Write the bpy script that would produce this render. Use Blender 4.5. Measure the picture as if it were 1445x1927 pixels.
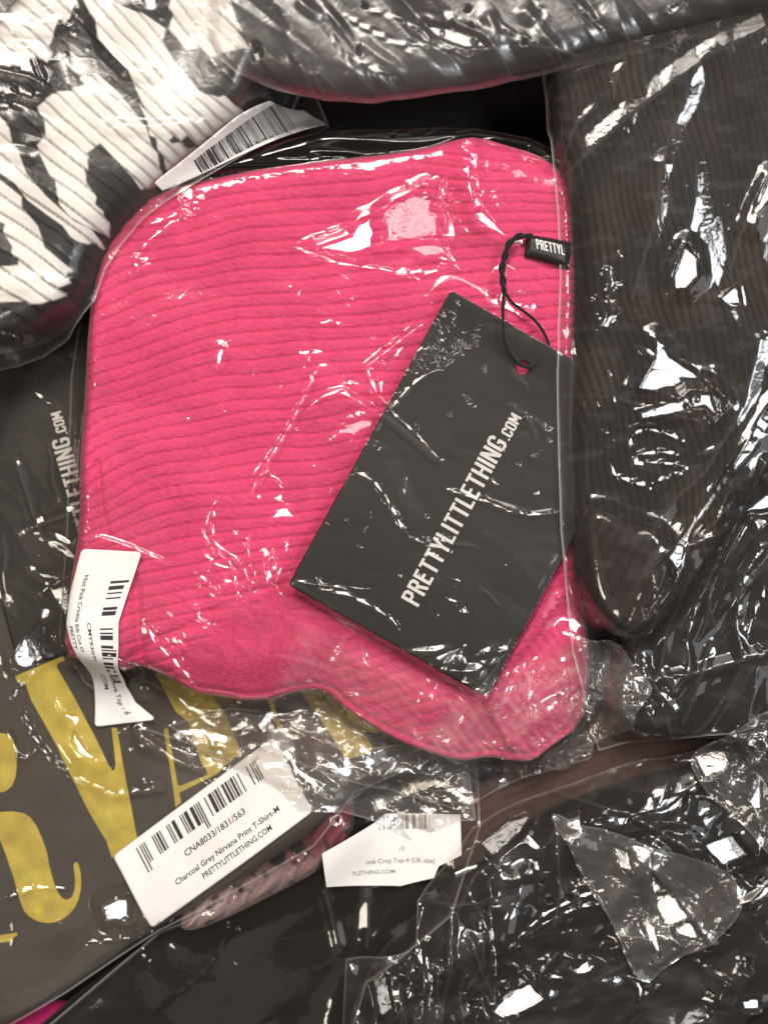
import bpy, math, random
import numpy as np

# ------------------------------------------------------------------ scene, camera, light
scene = bpy.context.scene
for o in list(bpy.data.objects):
    bpy.data.objects.remove(o)

S = 0.00027            # metres per work unit (one photo pixel on the floor plane)
HC = 3300.0            # camera height in work units (0.89 m)
CX, CY = 722.5, 963.5  # centre of the frame
WPX, HPX = 1445.0, 1927.0


def M3(x, y, z):
    return ((x - CX) * S, (CY - y) * S, z * S)


cam_data = bpy.data.cameras.new("camera")
cam = bpy.data.objects.new("camera", cam_data)
scene.collection.objects.link(cam)
scene.camera = cam
cam.location = (0, 0, HC * S)
cam.rotation_euler = (0, 0, 0)
cam_data.sensor_fit = 'VERTICAL'
cam_data.sensor_height = 24.0
cam_data.lens = 24.0 * HC / HPX
cam_data.clip_start = 0.01
cam_data.clip_end = 20.0
cam_data.dof.use_dof = True
cam_data.dof.focus_distance = (HC - 150) * S
cam_data.dof.aperture_fstop = 1.7

world = bpy.data.worlds.new("World")
scene.world = world
world.use_nodes = True
bg = world.node_tree.nodes["Background"]
bg.inputs[0].default_value = (1.0, 0.86, 0.72, 1)
bg.inputs[1].default_value = 0.08

LAMPS = {   # position in work units (y down), size (m), radiance, colour
    'A': ((CX - 900, CY - 4600, 7400), 0.60, 31.0, (1.0, 0.91, 0.80)),
    'B': ((CX + 4700, CY - 1300, 7200), 0.50, 24.0, (0.93, 0.96, 1.0)),
    'C': ((CX - 4700, CY + 2700, 7400), 0.42, 18.0, (1.0, 0.90, 0.76)),
    'D': ((CX - 3900, CY + 3800, 9500), 1.9, 0.27, (1.0, 0.86, 0.72)),  # broad dim panel added for the soft reflection at lower left
    'E': ((CX + 1500, CY - 5200, 9500), 1.6, 0.12, (1.0, 0.94, 0.88)),  # faint panel added for sheen on the upper bags
    'G': ((CX - 600, CY - 8200, 9500), 1.7, 2.2, (1.0, 0.93, 0.86)),  # added dim panel beyond A, soft grey reflections on crumpled film
    'H': ((CX + 8600, CY + 600, 9500), 1.6, 1.6, (0.96, 0.97, 1.0)),  # added dim panel beyond B, greys the folds facing right
    'F': ((CX + 1500, CY - 4700, 7400), 0.50, 8.0, (1.0, 0.90, 0.82)),  # dimmer lamp added near A for paler glints
}
from mathutils import Vector
for nm, (pos, size, rad, col) in LAMPS.items():
    ld = bpy.data.lights.new("room_or_fill_light", 'AREA')  # A to C are room lights, the rest added fill
    ld.shape = 'SQUARE'
    ld.size = size
    ld.color = col
    ld.energy = rad * math.pi * size * size
    lo = bpy.data.objects.new("room_or_fill_light", ld)
    scene.collection.objects.link(lo)
    p = Vector(M3(*pos))
    lo.location = p
    lo.rotation_euler = (-p).to_track_quat('-Z', 'Y').to_euler()

vs = scene.view_settings
vs.view_transform = 'Standard'
vs.look = 'None'
vs.exposure = 0.0
vs.gamma = 1.0
scene.cycles.transparent_max_bounces = 32
scene.cycles.max_bounces = 10
scene.cycles.sample_clamp_indirect = 4.0
scene.cycles.caustics_reflective = False
scene.cycles.caustics_refractive = False

# ------------------------------------------------------------------ numeric helpers
RT = np.random.RandomState(7)
VT = RT.uniform(-1, 1, (256, 256))
_an = RT.uniform(0, 2 * np.pi, (256, 256))
GX_, GY_ = np.cos(_an), np.sin(_an)


def perlin(x, y, seed=0):
    xi = np.floor(x).astype(int); yi = np.floor(y).astype(int)
    fx = x - xi; fy = y - yi
    u = fx * fx * fx * (fx * (fx * 6 - 15) + 10); v = fy * fy * fy * (fy * (fy * 6 - 15) + 10)
    def g(i, j, dx, dy):
        a = (i + seed * 37) & 255; b = (j + seed * 91) & 255
        return GX_[a, b] * dx + GY_[a, b] * dy
    n00 = g(xi, yi, fx, fy); n10 = g(xi + 1, yi, fx - 1, fy)
    n01 = g(xi, yi + 1, fx, fy - 1); n11 = g(xi + 1, yi + 1, fx - 1, fy - 1)
    return (n00 * (1 - u) + n10 * u) * (1 - v) + (n01 * (1 - u) + n11 * u) * v


def fbm(x, y, seed=0, o=3):
    r = 0; a = 1.0
    for k in range(o):
        r = r + a * perlin(x * 2 ** k, y * 2 ** k, seed + k); a *= .5
    return r


def facet(x, y, scale, seed, ang=0.0, an=1.0, warp=.55):
    """piecewise flat crumple: random heights on a warped triangle lattice"""
    c, s = math.cos(ang), math.sin(ang)
    X = (x * c + y * s) / (scale * an); Y = (-x * s + y * c) / scale
    wx = warp * perlin(X * .7, Y * .7, seed + 11) * 2; wy = warp * perlin(X * .7 + 9.3, Y * .7 + 4.1, seed + 12) * 2
    X = X + wx; Y = Y + wy
    sk = (X + Y) * .366
    xs = X + sk; ys = Y + sk
    i = np.floor(xs).astype(int); j = np.floor(ys).astype(int)
    fx = xs - i; fy = ys - j
    def h(a, b):
        return VT[(a + seed * 53) & 255, (b + seed * 29) & 255]
    h00 = h(i, j); h11 = h(i + 1, j + 1)
    up_ = h00 * (1 - fx) + h(i + 1, j) * (fx - fy) + h11 * fy
    dn = h00 * (1 - fy) + h(i, j + 1) * (fy - fx) + h11 * fx
    return np.where(fx > fy, up_, dn)


def sstep(a, b, x):
    t = np.clip((x - a) / (b - a), 0, 1)
    return t * t * (3 - 2 * t)


def smooth(poly, n=2):
    p = [tuple(q) for q in poly]
    for _ in range(n):
        r = []
        for i in range(len(p)):
            a = p[i]; b = p[(i + 1) % len(p)]
            r.append((a[0] * .75 + b[0] * .25, a[1] * .75 + b[1] * .25))
            r.append((a[0] * .25 + b[0] * .75, a[1] * .25 + b[1] * .75))
        p = r
    return p


def up(pts, z):
    """a photo pixel seen at height z -> work coordinates"""
    k = (HC - z) / HC
    return [(CX + (p[0] - CX) * k, CY + (p[1] - CY) * k) for p in pts]


def sdf_poly(P, X, Y):
    P = np.asarray(P, float)
    d2 = np.full(X.shape, 1e18); ins = np.zeros(X.shape, bool)
    n = len(P)
    for i in range(n):
        ax, ay = P[i]; bx, by = P[(i + 1) % n]
        ex, ey = bx - ax, by - ay
        L = ex * ex + ey * ey + 1e-12
        t = np.clip(((X - ax) * ex + (Y - ay) * ey) / L, 0, 1)
        dx = X - ax - t * ex; dy = Y - ay - t * ey
        d2 = np.minimum(d2, dx * dx + dy * dy)
        c = ((ay > Y) != (by > Y)) & (X < (bx - ax) * (Y - ay) / (by - ay + 1e-12) + ax)
        ins ^= c
    d = np.sqrt(d2)
    return np.where(ins, d, -d)


def line_param(P, X, Y):
    """distance to polyline, arc length, signed side, tangent"""
    best = np.full(X.shape, 1e18); s = np.zeros(X.shape); sd = np.zeros(X.shape)
    tx = np.zeros(X.shape); ty = np.zeros(X.shape); acc = 0
    for i in range(len(P) - 1):
        ax, ay = P[i]; bx, by = P[i + 1]
        ex, ey = bx - ax, by - ay
        L = math.hypot(ex, ey) + 1e-9
        t = np.clip(((X - ax) * ex + (Y - ay) * ey) / (L * L), 0, 1)
        dx = X - ax - t * ex; dy = Y - ay - t * ey
        d = dx * dx + dy * dy
        m = d < best
        best = np.where(m, d, best)
        s = np.where(m, acc + t * L, s)
        sd = np.where(m, (X - ax) * (-ey / L) + (Y - ay) * (ex / L), sd)
        tx = np.where(m, ex / L, tx); ty = np.where(m, ey / L, ty)
        acc += L
    return np.sqrt(best), s, sd, tx, ty, acc


# global height map of the pile
TS = 4.0
gx = np.arange(-120, 1570, TS); gy = np.arange(-120, 2060, TS)
GX, GY = np.meshgrid(gx, gy)
T = np.zeros(GX.shape)


def samp(A, X, Y):
    u = np.clip((X - gx[0]) / TS, 0, len(gx) - 1.001); v = np.clip((Y - gy[0]) / TS, 0, len(gy) - 1.001)
    i = u.astype(int); j = v.astype(int); fu = u - i; fv = v - j
    return (A[j, i] * (1 - fu) + A[j, i + 1] * fu) * (1 - fv) + (A[j + 1, i] * (1 - fu) + A[j + 1, i + 1] * fu) * fv


def maxf(A, r):
    n = max(1, int(r / TS)); B = A.copy()
    for _ in range(n):
        C_ = B.copy()
        C_[1:] = np.maximum(C_[1:], B[:-1]); C_[:-1] = np.maximum(C_[:-1], B[1:])
        C_[:, 1:] = np.maximum(C_[:, 1:], B[:, :-1]); C_[:, :-1] = np.maximum(C_[:, :-1], B[:, 1:])
        B = C_
    return B


def blur(A, r, it=3):
    n = max(1, int(r / TS / 1.6)); B = A
    for _ in range(it):
        for ax in (0, 1):
            pad = [(0, 0), (0, 0)]; pad[ax] = (n + 1, n)
            c = np.cumsum(np.pad(B, pad, mode='edge'), axis=ax)
            B = ((c[2 * n + 1:] - c[:-2 * n - 1]) if ax == 0 else (c[:, 2 * n + 1:] - c[:, :-2 * n - 1])) / (2 * n + 1)
    return B


def drape(r):
    return np.maximum(blur(maxf(T, r * .7), r), T)


# ------------------------------------------------------------------ materials
def new_mat(name):
    m = bpy.data.materials.new(name); m.use_nodes = True
    nt = m.node_tree; nt.nodes.clear()
    return m, nt, nt.nodes, nt.links


def fabric(name, col, var=.12, fuzz=1800, bump=.25, rough=.9, sheen=.3, attr=False, scale2=60, streak=None):
    m, nt, N, L = new_mat(name)
    out = N.new('ShaderNodeOutputMaterial'); b = N.new('ShaderNodeBsdfPrincipled')
    L.new(b.outputs[0], out.inputs[0])
    b.inputs['Roughness'].default_value = rough
    b.inputs['Specular IOR Level'].default_value = .25
    b.inputs['Sheen Weight'].default_value = sheen
    b.inputs['Sheen Roughness'].default_value = .4
    tc = N.new('ShaderNodeTexCoord')
    n1 = N.new('ShaderNodeTexNoise'); n1.inputs['Scale'].default_value = fuzz; n1.inputs['Detail'].default_value = 3
    mp = N.new('ShaderNodeMapping')
    if streak: mp.inputs['Scale'].default_value = streak
    L.new(tc.outputs['Object'], mp.inputs[0]); L.new(mp.outputs[0], n1.inputs[0])
    n2 = N.new('ShaderNodeTexNoise'); n2.inputs['Scale'].default_value = scale2; n2.inputs['Detail'].default_value = 4
    L.new(tc.outputs['Object'], n2.inputs[0])
    mx = N.new('ShaderNodeMath'); mx.operation = 'ADD'; L.new(n1.outputs[0], mx.inputs[0]); L.new(n2.outputs[0], mx.inputs[1])
    mr = N.new('ShaderNodeMapRange'); mr.inputs[1].default_value = .6; mr.inputs[2].default_value = 1.4
    mr.inputs[3].default_value = 1 - var; mr.inputs[4].default_value = 1 + var
    L.new(mx.outputs[0], mr.inputs[0])
    mul = N.new('ShaderNodeVectorMath'); mul.operation = 'SCALE'
    if attr:
        at = N.new('ShaderNodeAttribute'); at.attribute_name = 'tint'; L.new(at.outputs['Color'], mul.inputs[0])
    else:
        mul.inputs[0].default_value = col
    L.new(mr.outputs[0], mul.inputs['Scale'])
    L.new(mul.outputs[0], b.inputs['Base Color'])
    bp = N.new('ShaderNodeBump'); bp.inputs['Strength'].default_value = bump; bp.inputs['Distance'].default_value = .0006
    L.new(n1.outputs[0], bp.inputs['Height']); L.new(bp.outputs[0], b.inputs['Normal'])
    return m


def paper(name, col, rough=.5, var=.04, spec=.4):
    m, nt, N, L = new_mat(name)
    out = N.new('ShaderNodeOutputMaterial'); b = N.new('ShaderNodeBsdfPrincipled')
    L.new(b.outputs[0], out.inputs[0]); b.inputs['Roughness'].default_value = rough
    b.inputs['Specular IOR Level'].default_value = spec
    tc = N.new('ShaderNodeTexCoord'); n1 = N.new('ShaderNodeTexNoise'); n1.inputs['Scale'].default_value = 90
    n1.inputs['Detail'].default_value = 5; L.new(tc.outputs['Object'], n1.inputs[0])
    mr = N.new('ShaderNodeMapRange'); mr.inputs[1].default_value = .3; mr.inputs[2].default_value = .7
    mr.inputs[3].default_value = 1 - var; mr.inputs[4].default_value = 1 + var; L.new(n1.outputs[0], mr.inputs[0])
    mul = N.new('ShaderNodeVectorMath'); mul.operation = 'SCALE'; mul.inputs[0].default_value = col
    L.new(mr.outputs[0], mul.inputs['Scale']); L.new(mul.outputs[0], b.inputs['Base Color'])
    return m


def film_mat(name, rough=.05, milk=.008, bump=.12, refl=1.75, bscale=160, broad=.07, tint=(.975, .955, .935)):
    """clear plastic: mirror-like sheen over a see-through sheet, whiter where it is creased or cut"""
    m, nt, N, L = new_mat(name)
    out = N.new('ShaderNodeOutputMaterial')
    tr = N.new('ShaderNodeBsdfTransparent'); tr.inputs[0].default_value = (*tint, 1)
    gl = N.new('ShaderNodeBsdfGlossy'); gl.inputs['Roughness'].default_value = rough
    df = N.new('ShaderNodeBsdfDiffuse'); df.inputs[0].default_value = (.82, .8, .78, 1)
    tc = N.new('ShaderNodeTexCoord')
    n1 = N.new('ShaderNodeTexNoise'); n1.inputs['Scale'].default_value = bscale; n1.inputs['Detail'].default_value = 3
    n1.inputs['Distortion'].default_value = 1.2
    L.new(tc.outputs['Object'], n1.inputs[0])
    bp = N.new('ShaderNodeBump'); bp.inputs['Strength'].default_value = bump; bp.inputs['Distance'].default_value = .001
    L.new(n1.outputs[0], bp.inputs['Height']); L.new(bp.outputs[0], gl.inputs['Normal'])
    gb_ = N.new('ShaderNodeBsdfGlossy'); gb_.inputs['Roughness'].default_value = .32; L.new(bp.outputs[0], gb_.inputs['Normal'])
    gm = N.new('ShaderNodeMixShader'); gm.inputs[0].default_value = broad; L.new(gl.outputs[0], gm.inputs[1]); L.new(gb_.outputs[0], gm.inputs[2])
    fr = N.new('ShaderNodeLayerWeight'); fr.inputs['Blend'].default_value = .33
    mu = N.new('ShaderNodeMath'); mu.operation = 'MULTIPLY'; mu.inputs[1].default_value = refl; mu.use_clamp = True
    L.new(fr.outputs['Fresnel'], mu.inputs[0])
    mn = N.new('ShaderNodeMath'); mn.operation = 'MINIMUM'; mn.inputs[1].default_value = .36; L.new(mu.outputs[0], mn.inputs[0])
    at = N.new('ShaderNodeAttribute'); at.attribute_name = 'milk'
    ad = N.new('ShaderNodeMath'); ad.operation = 'ADD'; ad.inputs[1].default_value = milk; L.new(at.outputs['Fac'], ad.inputs[0])
    m1 = N.new('ShaderNodeMixShader'); L.new(ad.outputs[0], m1.inputs[0]); L.new(tr.outputs[0], m1.inputs[1]); L.new(df.outputs[0], m1.inputs[2])
    m2 = N.new('ShaderNodeMixShader'); L.new(mn.outputs[0], m2.inputs[0]); L.new(m1.outputs[0], m2.inputs[1]); L.new(gm.outputs[0], m2.inputs[2])
    L.new(m2.outputs[0], out.inputs[0])
    return m


MAT = {
    'pink': fabric('hot_pink_rib_knit', (.84, .080, .225), var=.2, fuzz=620, bump=1.0, scale2=45, streak=(.62, 1.5, 1)),
    'charcoal': fabric('charcoal_jersey', (.080, .069, .059), var=.22, fuzz=2600, bump=.3, sheen=.15),
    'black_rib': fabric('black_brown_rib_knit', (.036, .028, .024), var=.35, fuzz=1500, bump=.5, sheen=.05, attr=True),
    'black': fabric('black_cloth', (.010, .009, .0085), var=.3, fuzz=1500, bump=.4, sheen=.1),
    'olive': fabric('faded_black_cloth', (.007, .0055, .0035), var=.3, fuzz=1500, bump=.4, sheen=.1),
    'brown': fabric('dusky_brown_cloth', (.085, .050, .042), var=.4, fuzz=1200, bump=.4, sheen=.2),
    'grey': fabric('dark_grey_cloth', (.032, .030, .032), var=.3, fuzz=1200, bump=.4, sheen=.1),
    'magenta': fabric('magenta_cloth', (.35, .012, .10), var=.25, fuzz=1200, bump=.4),
    'skirt': fabric('black_and_white_pleated_satin', (1, 1, 1), var=.05, fuzz=2500, bump=.1, rough=.55, sheen=.1, attr=True),
    'ruffle': fabric('pink_and_black_ruffled_cloth', (1, 1, 1), var=.15, fuzz=1500, bump=.3, attr=True),
    'floor': fabric('dark_box_lining', (.006, .005, .005), var=.3, fuzz=600, bump=.3, sheen=0),
    'gold': paper('gold_print', (.60, .47, .075), rough=.6, var=.22),
    'card': paper('black_card', (.013, .0115, .0095), rough=.45, var=.1, spec=.5),
    'white_paper': paper('white_label_paper', (.86, .84, .82), rough=.55, var=.03),
    'ink': paper('black_ink', (.03, .03, .035), rough=.5),
    'grey_ink': paper('veiled_ink', (.28, .26, .24), rough=.5),  # film haze over the third sticker put into the ink colour
    'white_ink': paper('white_ink', (.85, .84, .82), rough=.5),
    'cord': fabric('black_cord', (.012, .012, .011), var=.3, fuzz=5000, bump=.5),
    'film': film_mat('clear_film', rough=.07),
    'film_soft': film_mat('soft_milky_film', rough=.22, milk=.02, bump=.2, refl=2.0, bscale=120, broad=.2),
    'film_crisp': film_mat('crisp_film', rough=.065, milk=.005, bump=.1, refl=1.75, bscale=200),
    'film_veil': film_mat('crumpled_film', rough=.09, milk=.07, bump=.2, refl=2.4, bscale=260, broad=.2),
}


# ------------------------------------------------------------------ object helpers
class Thing:
    def __init__(self, obj, origin):
        self.obj = obj; self.origin = origin


def link(name, me, origin, parent=None, mat=None):
    o = bpy.data.objects.new(name, me)
    scene.collection.objects.link(o)
    if parent:
        o.parent = parent.obj
        o.location = tuple(origin[k] - parent.origin[k] for k in range(3))
    else:
        o.location = origin
    if me and mat: me.materials.append(MAT[mat] if isinstance(mat, str) else mat)
    return Thing(o, origin)


def tag(t, label, cat=None, group=None, kind=None):
    t.obj['label'] = label
    if cat: t.obj['category'] = cat
    if group: t.obj['group'] = group
    if kind: t.obj['kind'] = kind
    return t


def empty(name, x, y, z):
    return link(name, None, M3(x, y, z))


def mesh_np(name, V, F, mat, parent=None, attrs=None, smooth_=True, origin=None):
    """V in work units (y down), F quads or tris array with screen-cw order"""
    V = np.asarray(V, float)
    W = np.empty_like(V); W[:, 0] = (V[:, 0] - CX) * S; W[:, 1] = (CY - V[:, 1]) * S; W[:, 2] = V[:, 2] * S
    if origin is None:
        origin = (float(W[:, 0].mean()), float(W[:, 1].mean()), float(W[:, 2].min()))
    W -= np.array(origin)
    me = bpy.data.meshes.new(name)
    if isinstance(F, np.ndarray):
        k = F.shape[1]
        me.vertices.add(len(W)); me.vertices.foreach_set('co', W.ravel())
        me.loops.add(F.size); me.loops.foreach_set('vertex_index', F.ravel().astype(np.int32))
        me.polygons.add(len(F)); me.polygons.foreach_set('loop_start', (np.arange(len(F)) * k).astype(np.int32))
        me.polygons.foreach_set('loop_total', np.full(len(F), k, np.int32))
        me.update(calc_edges=True)
    else:
        me.from_pydata([tuple(w) for w in W], [], F)
    if smooth_: me.polygons.foreach_set('use_smooth', np.ones(len(me.polygons), bool))
    if attrs:
        for n, a in attrs.items():
            if a.ndim == 2:
                at = me.color_attributes.new(n, 'FLOAT_COLOR', 'POINT')
                at.data.foreach_set('color', np.hstack([a, np.ones((len(a), 1))]).astype(np.float32).ravel())
            else:
                at = me.attributes.new(n, 'FLOAT', 'POINT'); at.data.foreach_set('value', a.astype(np.float32))
    me.update()
    return link(name, me, origin, parent, mat)


def sheet(name, box, step, sdf, zf, mat, parent=None, attrf=None, warp=None, rim=0.0):
    """a surface over the region where sdf>0, its border snapped on the outline; rim = thickness of its edge"""
    x0, y0, x1, y1 = box
    xs = np.arange(x0 - step, x1 + 2 * step, step); ys = np.arange(y0 - step, y1 + 2 * step, step)
    X, Y = np.meshgrid(xs, ys)
    D = sdf(X, Y)
    ins = D > 0
    q = ins[:-1, :-1] | ins[1:, :-1] | ins[:-1, 1:] | ins[1:, 1:]
    gyy, gxx = np.gradient(D, step)
    gn = np.sqrt(gxx ** 2 + gyy ** 2) + 1e-9
    o = ~ins
    X = np.where(o, X - D * gxx / gn, X); Y = np.where(o, Y - D * gyy / gn, Y)
    used = np.zeros(X.shape, bool)
    used[:-1, :-1] |= q; used[1:, :-1] |= q; used[:-1, 1:] |= q; used[1:, 1:] |= q
    idx = -np.ones(X.shape, int); idx[used] = np.arange(used.sum())
    jj, ii = np.nonzero(q)
    F = np.stack([idx[jj, ii], idx[jj + 1, ii], idx[jj + 1, ii + 1], idx[jj, ii + 1]], 1)
    x = X[used]; y = Y[used]; d = np.where(D[used] > 0, D[used], 0)
    z = zf(x, y, d)
    attrs = attrf(x, y, d, z) if attrf else None
    V = np.stack([x, y, z], 1)
    if warp: V = warp(x, y, z)
    if rim:
        E = np.vstack([F[:, [0, 1]], F[:, [1, 2]], F[:, [2, 3]], F[:, [3, 0]]])
        key = np.sort(E, 1); k = key[:, 0] * (len(V) + 1) + key[:, 1]
        u, inv, cnt = np.unique(k, return_inverse=True, return_counts=True)
        b = E[cnt[inv] == 1]
        bi = np.unique(b); mp = -np.ones(len(V), int); mp[bi] = np.arange(len(bi)) + len(V)
        V2 = V[bi].copy(); V2[:, 2] -= rim
        V = np.vstack([V, V2])
        F = np.vstack([F, np.stack([b[:, 1], b[:, 0], mp[b[:, 0]], mp[b[:, 1]]], 1)])
        if attrs: attrs = {n: np.concatenate([a, a[bi]]) for n, a in attrs.items()}
    return mesh_np(name, V, F, mat, parent, attrs)


def bbox(P):
    a = np.array(P); return (a[:, 0].min(), a[:, 1].min(), a[:, 0].max(), a[:, 1].max())


def clipbox(b):
    return (max(b[0], -75), max(b[1], -75), min(b[2], 1520), min(b[3], 2005))


def req(lamp, x, y, z=120.0):
    """slope a facet needs at this spot to mirror that lamp"""
    L = np.array(LAMPS[lamp][0]) - np.array([x, y, z]); L /= np.linalg.norm(L)
    V = np.array([CX, CY, HC]) - np.array([x, y, z]); V /= np.linalg.norm(V)
    n = L + V
    return -n[0] / n[2], -n[1] / n[2]


def req_v(lamp, x, y, z):
    P = np.stack([x, y, np.full(len(x), float(z))], 1)
    L = np.array(LAMPS[lamp][0]) - P; L /= np.linalg.norm(L, axis=1)[:, None]
    V = np.array([CX, CY, HC]) - P; V /= np.linalg.norm(V, axis=1)[:, None]
    n = L + V
    return -n[:, 0] / n[:, 2], -n[:, 1] / n[:, 2]


def press(z):
    global T
    T = np.maximum(T, z)


RNG = random.Random(5)


class Film:
    """height of a plastic sheet: drapes over the pile, crumples, folds and facets"""
    def __init__(self, outline, zn, off=2.5, dr=26, crump=(), n=0, extra=None, lift=None, zmin=None, er=40):
        self.zmin = zmin; self.er = er; self.zn = zn; self.P = up(outline, zn); self.off = off
        self.base = drape(dr); self.T0 = T.copy()
        self.crump = crump; self.pt = []; self.ridges = []; self.extra = extra; self.zones = []
        self.n = n; self.lift = lift

    def zone(self, poly, amps, feather=40):
        self.zones.append((up(poly, self.zn), amps, feather)); return self

    def patch(self, lamp, poly, r=4.0):
        P = up(poly, self.zn); c = np.mean(P, 0); g = req(lamp, c[0], c[1], self.zn)
        b = bbox(P)
        ext = abs(g[0]) * (b[2] - b[0]) / 2 + abs(g[1]) * (b[3] - b[1]) / 2
        self.pt.append(('p', P, c, g, r, ext, b)); return self

    def stroke(self, lamp, w, pts, r=2.5):
        P = up(pts, self.zn)
        if len(P) > 2:   # round the polyline a little
            Q = [P[0]]
            for i in range(1, len(P) - 1):
                a, b_, c_ = P[i - 1], P[i], P[i + 1]
                Q.append((a[0] * .2 + b_[0] * .8, a[1] * .2 + b_[1] * .8)); Q.append((c_[0] * .2 + b_[0] * .8, c_[1] * .2 + b_[1] * .8))
            Q.append(P[-1]); P = Q
        c = np.mean(P, 0); g = req(lamp, c[0], c[1], self.zn)
        self.pt.append(('s', P, c, lamp, r, w, bbox(P))); return self

    def creases(self, poly, n, l0, l1, h, w, ang, spread, seed):
        R = random.Random(seed); P = np.array(poly, float); b = bbox(P); k = 0
        while k < n:
            x = R.uniform(b[0], b[2]); y = R.uniform(b[1], b[3])
            if sdf_poly(P, np.array([x]), np.array([y]))[0] < 0: continue
            k += 1; a = ang + R.gauss(0, spread); L = R.uniform(l0, l1); pts = [(x, y)]
            for i in range(3):
                x += math.cos(a) * L / 3; y += math.sin(a) * L / 3; a += R.gauss(0, .22); pts.append((x, y))
            self.ridge(h * R.uniform(.4, 1.1), w * R.uniform(.7, 1.3), pts)
        return self

    def ridge(self, h, w, pts):
        self.ridges.append((up(pts, self.zn), h, w)); return self

    def dots(self, lamp, poly, n, smin=2.5, smax=6, seed=1):
        R = random.Random(seed); P = np.array(poly); b = bbox(P); k = 0
        while k < n:
            x = R.uniform(b[0], b[2]); y = R.uniform(b[1], b[3])
            if sdf_poly(P, np.array([x]), np.array([y]))[0] < 0: continue
            k += 1
            s = R.uniform(smin, smax); a = R.uniform(0, 3.14); e = R.uniform(1, 2.6)
            pts = [(x + s * e * math.cos(t) * math.cos(a) - s * math.sin(t) * math.sin(a) * R.uniform(.4, 1.1),
                    y + s * e * math.cos(t) * math.sin(a) + s * math.sin(t) * math.cos(a) * R.uniform(.4, 1.1)) for t in [0, 1.2, 2.2, 3.2, 4.4, 5.3]]
            self.patch((lamp if lamp != 'A' else R.choice('AFF')) if lamp != '*' else R.choice('AABCFF'), pts, r=2.0)
        return self

    def zbase(self, x, y):
        z = samp(self.base, x, y) + self.off
        if self.zmin:
            dd = np.clip(sdf_poly(self.P, x, y), 0, self.er) / self.er
            z = np.maximum(z, self.zmin + (self.zn - self.zmin) * np.sqrt(1 - (1 - dd) ** 2))
        if self.lift: z = z + self.lift(x, y)
        for (sc, am, an, ang, sd) in self.crump:
            z = z + am * (facet(x, y, sc, sd + self.n * 7, ang, an) + .35)
        for P, amps, fe in self.zones:
            b = bbox(P); m = (x > b[0] - fe) & (x < b[2] + fe) & (y > b[1] - fe) & (y < b[3] + fe)
            if not m.any(): continue
            xm, ym = x[m], y[m]; w = sstep(-fe / 2, fe / 2, sdf_poly(P, xm, ym))
            a = 0
            for (sc, am, an, ang, sd) in amps:
                a = a + am * (facet(xm, ym, sc, sd + self.n * 7, ang, an) + .5)
            z[m] += w * a
        for P, h, w in self.ridges:
            b = bbox(P); m = (x > b[0] - w) & (x < b[2] + w) & (y > b[1] - w) & (y < b[3] + w)
            if not m.any(): continue
            dd, s, sd, tx, ty, L = line_param(P, x[m], y[m])
            e = .8; en = sstep(0, 18, s) * sstep(0, 18, L - s)
            prof = np.clip(1 - np.sqrt(dd ** 2 + e * e) / w, 0, 1)
            z[m] += h * prof * (.25 + .75 * en)
        return z

    def zf(self, x, y, d=None):
        z = self.zbase(x, y)
        for kind, P, c, g, r, q, b in self.pt:
            if kind == 'p':
                ext_ = q; lift = max(0.0, min(q, 10.0) - 1.5) * .9; R_ = 8 + lift * 3
                m = (x > b[0] - R_) & (x < b[2] + R_) & (y > b[1] - R_) & (y < b[3] + R_)
                if not m.any(): continue
                xm, ym = x[m], y[m]
                dd = sdf_poly(P, xm, ym)
                z0 = float(samp(self.base, np.array([c[0]]), np.array([c[1]]))[0]) + self.off
                w = sstep(-r, 0, dd); wl = sstep(-R_, 0, dd)
                zz = z[m] + lift * wl
                rip = (0.25 + min(q, 20) / 20 * .55) * (perlin(xm / 17, ym / 11, 3) + .35 * perlin(xm / 6, ym / 8, 4))
                q_ = g[0] * (xm - c[0]) + g[1] * (ym - c[1]); HM = 34.0
                if ext_ > HM / 2:
                    q_ = q_ - HM * np.floor(q_ / HM + .5 + .15 * perlin(xm / 36 + c[0], ym / 36, 7))
                pl = z0 + lift + q_ + rip
                z[m] = zz * (1 - w) + pl * w
            else:
                W_ = q / 2 + r
                m = (x > b[0] - W_) & (x < b[2] + W_) & (y > b[1] - W_) & (y < b[3] + W_)
                if not m.any(): continue
                xm, ym = x[m], y[m]
                lamp = g
                dd, s, sd, tx, ty, L = line_param(P, xm, ym)
                taper = .45 + .55 * sstep(0, 14, s) * sstep(0, 14, L - s)
                hw = q / 2 * taper * (1 + .45 * perlin(s / 17 + c[0], s * 0 + c[1], 8))
                ph_ = s / 30.0 + .35 * np.sin(s / 41.0 + c[0])
                hw = hw * (.35 + .65 * np.sin(np.pi * np.mod(ph_, 1)) ** .6)
                w = sstep(-r, 0, hw - dd)
                Ls = 30.0; kk = np.floor(s / Ls + .35 * np.sin(s / 41.0 + c[0]))
                acc = 0; PP = np.asarray(P, float)
                cl = np.concatenate([[0], np.cumsum(np.hypot(*np.diff(PP, axis=0).T))])
                sc_ = np.minimum((kk + .5) * Ls, L)
                qx = np.interp(sc_, cl, PP[:, 0]); qy = np.interp(sc_, cl, PP[:, 1])
                ks, inv = np.unique(kk, return_inverse=True)
                qs_ = np.minimum((ks + .5) * Ls, L)
                zq = self.zbase(np.interp(qs_, cl, PP[:, 0]), np.interp(qs_, cl, PP[:, 1]))[inv]
                g2 = req_v(lamp, qx, qy, self.zn)
                z[m] = z[m] * (1 - w) + w * (zq + .8 + g2[0] * (xm - qx) + g2[1] * (ym - qy))
        if self.extra: z = self.extra(x, y, z)
        return np.maximum(z, samp(self.T0, x, y) + 1.2)

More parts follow.
